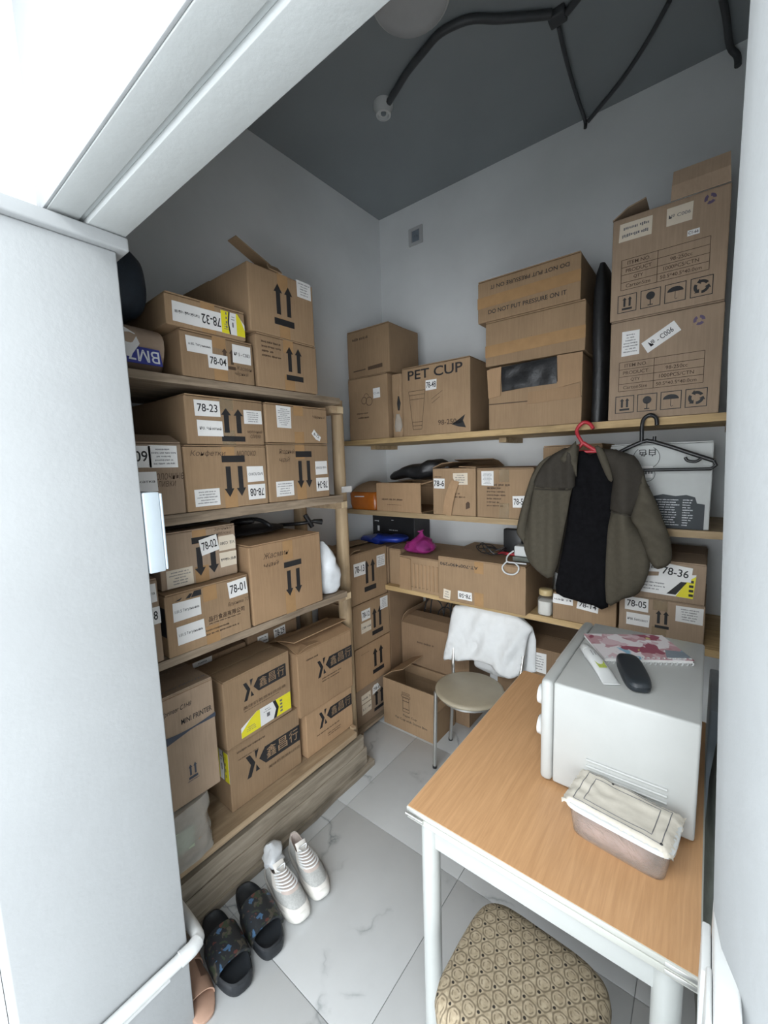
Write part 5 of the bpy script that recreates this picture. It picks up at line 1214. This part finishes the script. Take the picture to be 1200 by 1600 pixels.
# ------------------------------------------------------------------ stool under the table
st = empty('padded_stool', (-.268, .772, 0), 'low stool with a padded fan patterned fabric top under the table', 'stool', rot=(0, 0, R(-2)))
MB().loft([((0, 0, z), (.158 * s, 0, 0), (0, .150 * s, 0), 5) for z, s in ((.372, .96), (.376, 1), (.415, 1.01), (.436, .985), (.449, .93), (.456, .82), (.459, .6), (.460, .3), (.460, .02))], 64, .0015, 30).build('cushion', 'cushion', st, True)
MB().box(-.14, .14, -.133, .133, .352, .371).build('base_board', 'oldwood', st)
for x in (-.12, .12):
    for y in (-.115, .115): MB().tube([(x, y, .352), (x * 1.12, y * 1.12, .001)], .011, 12).build('leg', 'chrome', st, True)

# grey things between the table and the right wall
t = empty('grey_bag', (.062, 1.33, .0005), 'grey green fabric bag squeezed between the table and the right wall', 'bag')
MB().loft([((0, 0, z), (.026 * s, 0, 0), (0, .16 * q, 0), 2.6) for z, s, q in ((0, .7, .9), (.1, 1, 1), (.4, 1.05, 1), (.55, 1, .95), (.68, .9, .85), (.78, .6, .6), (.83, .3, .3))], 28, .008, 14, 2).build('bag_body', 'greybag', t, True)
t = empty('folded_stool', (.062, 1.72, .0005), 'blue grey folded plastic stool standing against the right wall behind the microwave', 'stool')
MB().box(-.028, .028, -.16, .16, 0, .80).build('panel_board', 'dustgrey', t, bevel=.006)
MB().box(-.033, -.0285, -.10, .05, .55, .585).build('handle', 'black', t, bevel=.002)

# ------------------------------------------------------------------ shoes
def footprint(L, W, n=40, toe=1.0, heel=.78, side=1):
    out = []
    for k in range(n):
        a = 2 * PI * k / n; x = .5 * L * (1 - math.cos(a)); q = x / L
        wd = heel + (toe - heel) * (1 / (1 + math.exp(-(q - .48) * 10))) - .10 * math.exp(-((q - .42) / .15) ** 2)
        y = math.copysign(abs(math.sin(a)) ** .62, math.sin(a)) * W / 2 * wd
        out.append(Vector((x, y + side * .006 * math.sin(q * PI), 0)))
    return out
def rings(loops, close_top=False, close_bot=True):
    n = len(loops[0]); v = [p for l in loops for p in l]
    f = [(i * n + k, i * n + (k + 1) % n, (i + 1) * n + (k + 1) % n, (i + 1) * n + k) for i in range(len(loops) - 1) for k in range(n)]
    if close_bot: f.append(tuple(reversed(range(n))))
    if close_top: f.append(tuple(range((len(loops) - 1) * n, len(loops) * n)))
    return MB().add(v, f)
def scaled(loop, s, z, cx, dz=None):
    return [Vector((cx + (p.x - cx) * s, p.y * s, z + (dz(p.x) if dz else 0))) for p in loop]
def sneaker(loc, rz, label, side, sock=False):
    L, W = .268, .100
    t = empty('sneaker', loc, label, 'shoe', 'white sneakers', (0, 0, R(rz)))
    fp = footprint(L, W, 48, 1.0, .80, side); cx = L / 2
    toe = lambda x: .012 * max(0, (x - .21) / .06) ** 2
    rings([scaled(fp, .95, .001, cx, toe), scaled(fp, 1.0, .006, cx, toe), scaled(fp, 1.02, .018, cx, toe), scaled(fp, 1.0, .030, cx, lambda x: toe(x) * .6 + .006 * max(0, 1 - x / .08)), scaled(fp, .95, .033, cx, toe)], True).build('sole', 'sole', t, True)
    # upper: from the footprint up to the ankle opening
    op = []
    n = len(fp)
    for p in fp:
        q = p.x / L; op.append(Vector((.012 + q * .112, p.y * (.50 if q > .5 else .56), .088 - .016 * math.sin(q * PI) + (.004 if q > .8 else 0))))
    def lerp(k):
        o = []
        for p, e in zip(fp, op):
            b = Vector((cx + (p.x - cx) * .965, p.y * .965, .030)); q = p.x / L
            zz = b.z + (e.z - b.z) * (k ** (.62 if q > .45 else .95)); xx = b.x + (e.x - b.x) * (k ** (1.15 if q > .45 else 1.0))
            bul = 1 + .06 * math.sin(k * PI)
            o.append(Vector((xx, (b.y + (e.y - b.y) * k ** 1.25) * bul, zz)))
        return o
    loops = [lerp(k / 9) for k in range(10)]
    loops += [[Vector((p.x * .93 + .007, p.y * .86, p.z - .003)) for p in op], [Vector((p.x * .9 + .008, p.y * .85, .055)) for p in op], [Vector((p.x * .9 + .008, p.y * .9, .040)) for p in op]]
    rings(loops[:10], False, False).build('upper', 'mesh', t, True)
    rings([[p * 1.0 for p in loops[9]]] + loops[10:], True, False).build('lining', 'lining', t, True)
    # overlays: toe cap strip, lace stays, heel counter
    def strip(k0, k1, i0, i1, lift=.0016):
        b = MB(); m = 5; v = []
        for k in range(m + 1):
            kk = k0 + (k1 - k0) * k / m; l = lerp(kk)
            for i in range(i0, i1 + 1):
                p = l[i % n]; c = Vector((cx, 0, .02)); d = (p - c).normalized(); v.append(p + d * lift)
        w_ = i1 - i0 + 1
        return b.add(v, [(k * w_ + i, k * w_ + i + 1, (k + 1) * w_ + i + 1, (k + 1) * w_ + i) for k in range(m) for i in range(w_ - 1)])
    strip(0, .17, 0, n).build('mudguard', 'leather', t, True)
    strip(.2, 1.0, -7, 7, .0018).build('heel_counter', 'leather', t, True)
    c_ = n // 2
    for sg in (-1, 1):
        a_, b_ = sorted((c_ + sg * 6, c_ + sg * 11)); strip(.52, 1.0, a_, b_, .0022).build('lace_stay', 'leather', t, True)
    strip(.50, 1.0, c_ - 6, c_ + 6, .0012).build('tongue', 'lining', t, True)
    MB().loft([((.112 - .010 * k, 0, .076 + .009 * k), (0, .022, 0), (.004, 0, .004), 2.4) for k in range(4)], 16).build('tongue_top', 'leather', t, True)
    for k in range(6):
        l = lerp(.56 + .078 * k); P_ = [l[c_ - 8], l[c_ - 4], l[c_], l[c_ + 4], l[c_ + 8]]
        MB().tube([p + Vector((0, 0, .0055 if q in (0, 4) else .0075)) for q, p in enumerate(P_)], .0028, 6, smooth=3).build('lace', 'cloth_white', t, True)
    MB().tube([(.118, -.01, .092), (.108, -.018, .099), (.100, .0, .096), (.106, .016, .101), (.116, .008, .092)], .0025, 6, smooth=4).build('lace_bow', 'cloth_white', t, True)
    if sock:
        MB().loft([((.052 - .013 * k, .006 * math.sin(k * 2) + .004 * k, .062 + .008 * k), (.032 * s, 0, .01), (0, .030 * s, 0), 2.2) for k, s in enumerate((.8, 1.05, 1.15, 1.05, .8, .4))], 26, .020, 40, 3).build('sock', 'whitefilm', t, True)
    return t
sneaker((-1.300, .952, 0), -14, 'white and grey running sneaker without a sock, right of the pair beside the pallet', 1)
sneaker((-1.304, .838, 0), -9, 'white and grey running sneaker with a sock stuffed in it, beside the black slides', -1, True)
def slide(loc, rz, label, side):
    L, W = .275, .112
    t = empty('slide_sandal', loc, label, 'shoe', 'black floral slides', (0, 0, R(rz)))
    fp = footprint(L, W, 48, 1.0, .86, side); cx = L / 2
    rings([scaled(fp, .95, .001, cx), scaled(fp, 1.0, .006, cx), scaled(fp, 1.02, .024, cx), scaled(fp, 1.0, .040, cx), scaled(fp, .94, .043, cx), scaled(fp, .88, .034, cx), scaled(fp, .70, .030, cx), scaled(fp, .2, .029, cx)], True).build('footbed', 'slide', t, True)
    v = []; m, q = 18, 12
    for i in range(q + 1):
        s = i / q; x = .112 + .098 * s; wd = .060 - .006 * abs(s - .5); hh = .070 - .014 * s
        for k in range(m + 1):
            a = PI * k / m; v.append(Vector((x + .012 * math.sin(a) * (s - .5), wd * math.copysign(abs(math.cos(a)) ** .75, math.cos(a)) + side * .004, .020 + hh * math.sin(a) ** .7)))
    v2 = [p - Vector((0, (p.y) * .12, .007 if p.z > .03 else 0)) for p in v]
    N_ = len(v); f = [(i * (m + 1) + k, i * (m + 1) + k + 1, (i + 1) * (m + 1) + k + 1, (i + 1) * (m + 1) + k) for i in range(q) for k in range(m)]
    f2 = [tuple(j + N_ for j in reversed(g)) for g in f]
    rim = [(k, k + N_, k + 1 + N_, k + 1) for k in range(m)] + [(q * (m + 1) + k + 1, q * (m + 1) + k + 1 + N_, q * (m + 1) + k + N_, q * (m + 1) + k) for k in range(m)]
    MB().add(v + v2, f + f2 + rim).build('strap', 'floral', t, True)
    return t
slide((-1.310, .722, 0), -11, 'black slide with floral strap, next to the sock stuffed sneaker', 1)
slide((-1.314, .598, 0), -9, 'black slide with floral strap, next to the tan sandal', -1)
t = empty('tan_sandal', (-1.320, .488, 0), 'tan flat sandal with a cut out strap beside the left jamb', 'shoe', None, (0, 0, R(-9)))
fp = footprint(.255, .088, 44, 1.0, .8, 1)
rings([scaled(fp, .97, .001, .127), scaled(fp, 1.0, .004, .127), scaled(fp, 1.0, .012, .127), scaled(fp, .96, .0145, .127)], True).build('sole', 'tan', t, True)
for nm, x0, x1, y0, y1 in (('strap', .075, .105, 0, 1), ('strap', .165, .205, 0, 1), ('strap_bridge', .105, .165, .36, .64)):
    v = []; m = 14
    for x in (x0, (x0 + x1) / 2, x1):
        for k in range(m + 1):
            a = PI * (y0 + (y1 - y0) * k / m); v.append(Vector((x, .043 * math.cos(a), .012 + (.046 - .08 * (x - .085)) * math.sin(a) ** .8)))
    v2 = [p - Vector((0, p.y * .06, .003)) for p in v]; N_ = len(v)
    f = [(i * (m + 1) + k, i * (m + 1) + k + 1, (i + 1) * (m + 1) + k + 1, (i + 1) * (m + 1) + k) for i in range(2) for k in range(m)]
    MB().add(v + v2, f + [tuple(j + N_ for j in reversed(g)) for g in f] + [(k, k + N_, k + 1 + N_, k + 1) for k in range(m)] + [(2 * (m + 1) + k + 1, 2 * (m + 1) + k + 1 + N_, 2 * (m + 1) + k + N_, 2 * (m + 1) + k) for k in range(m)]).build(nm, 'tan', t, True)
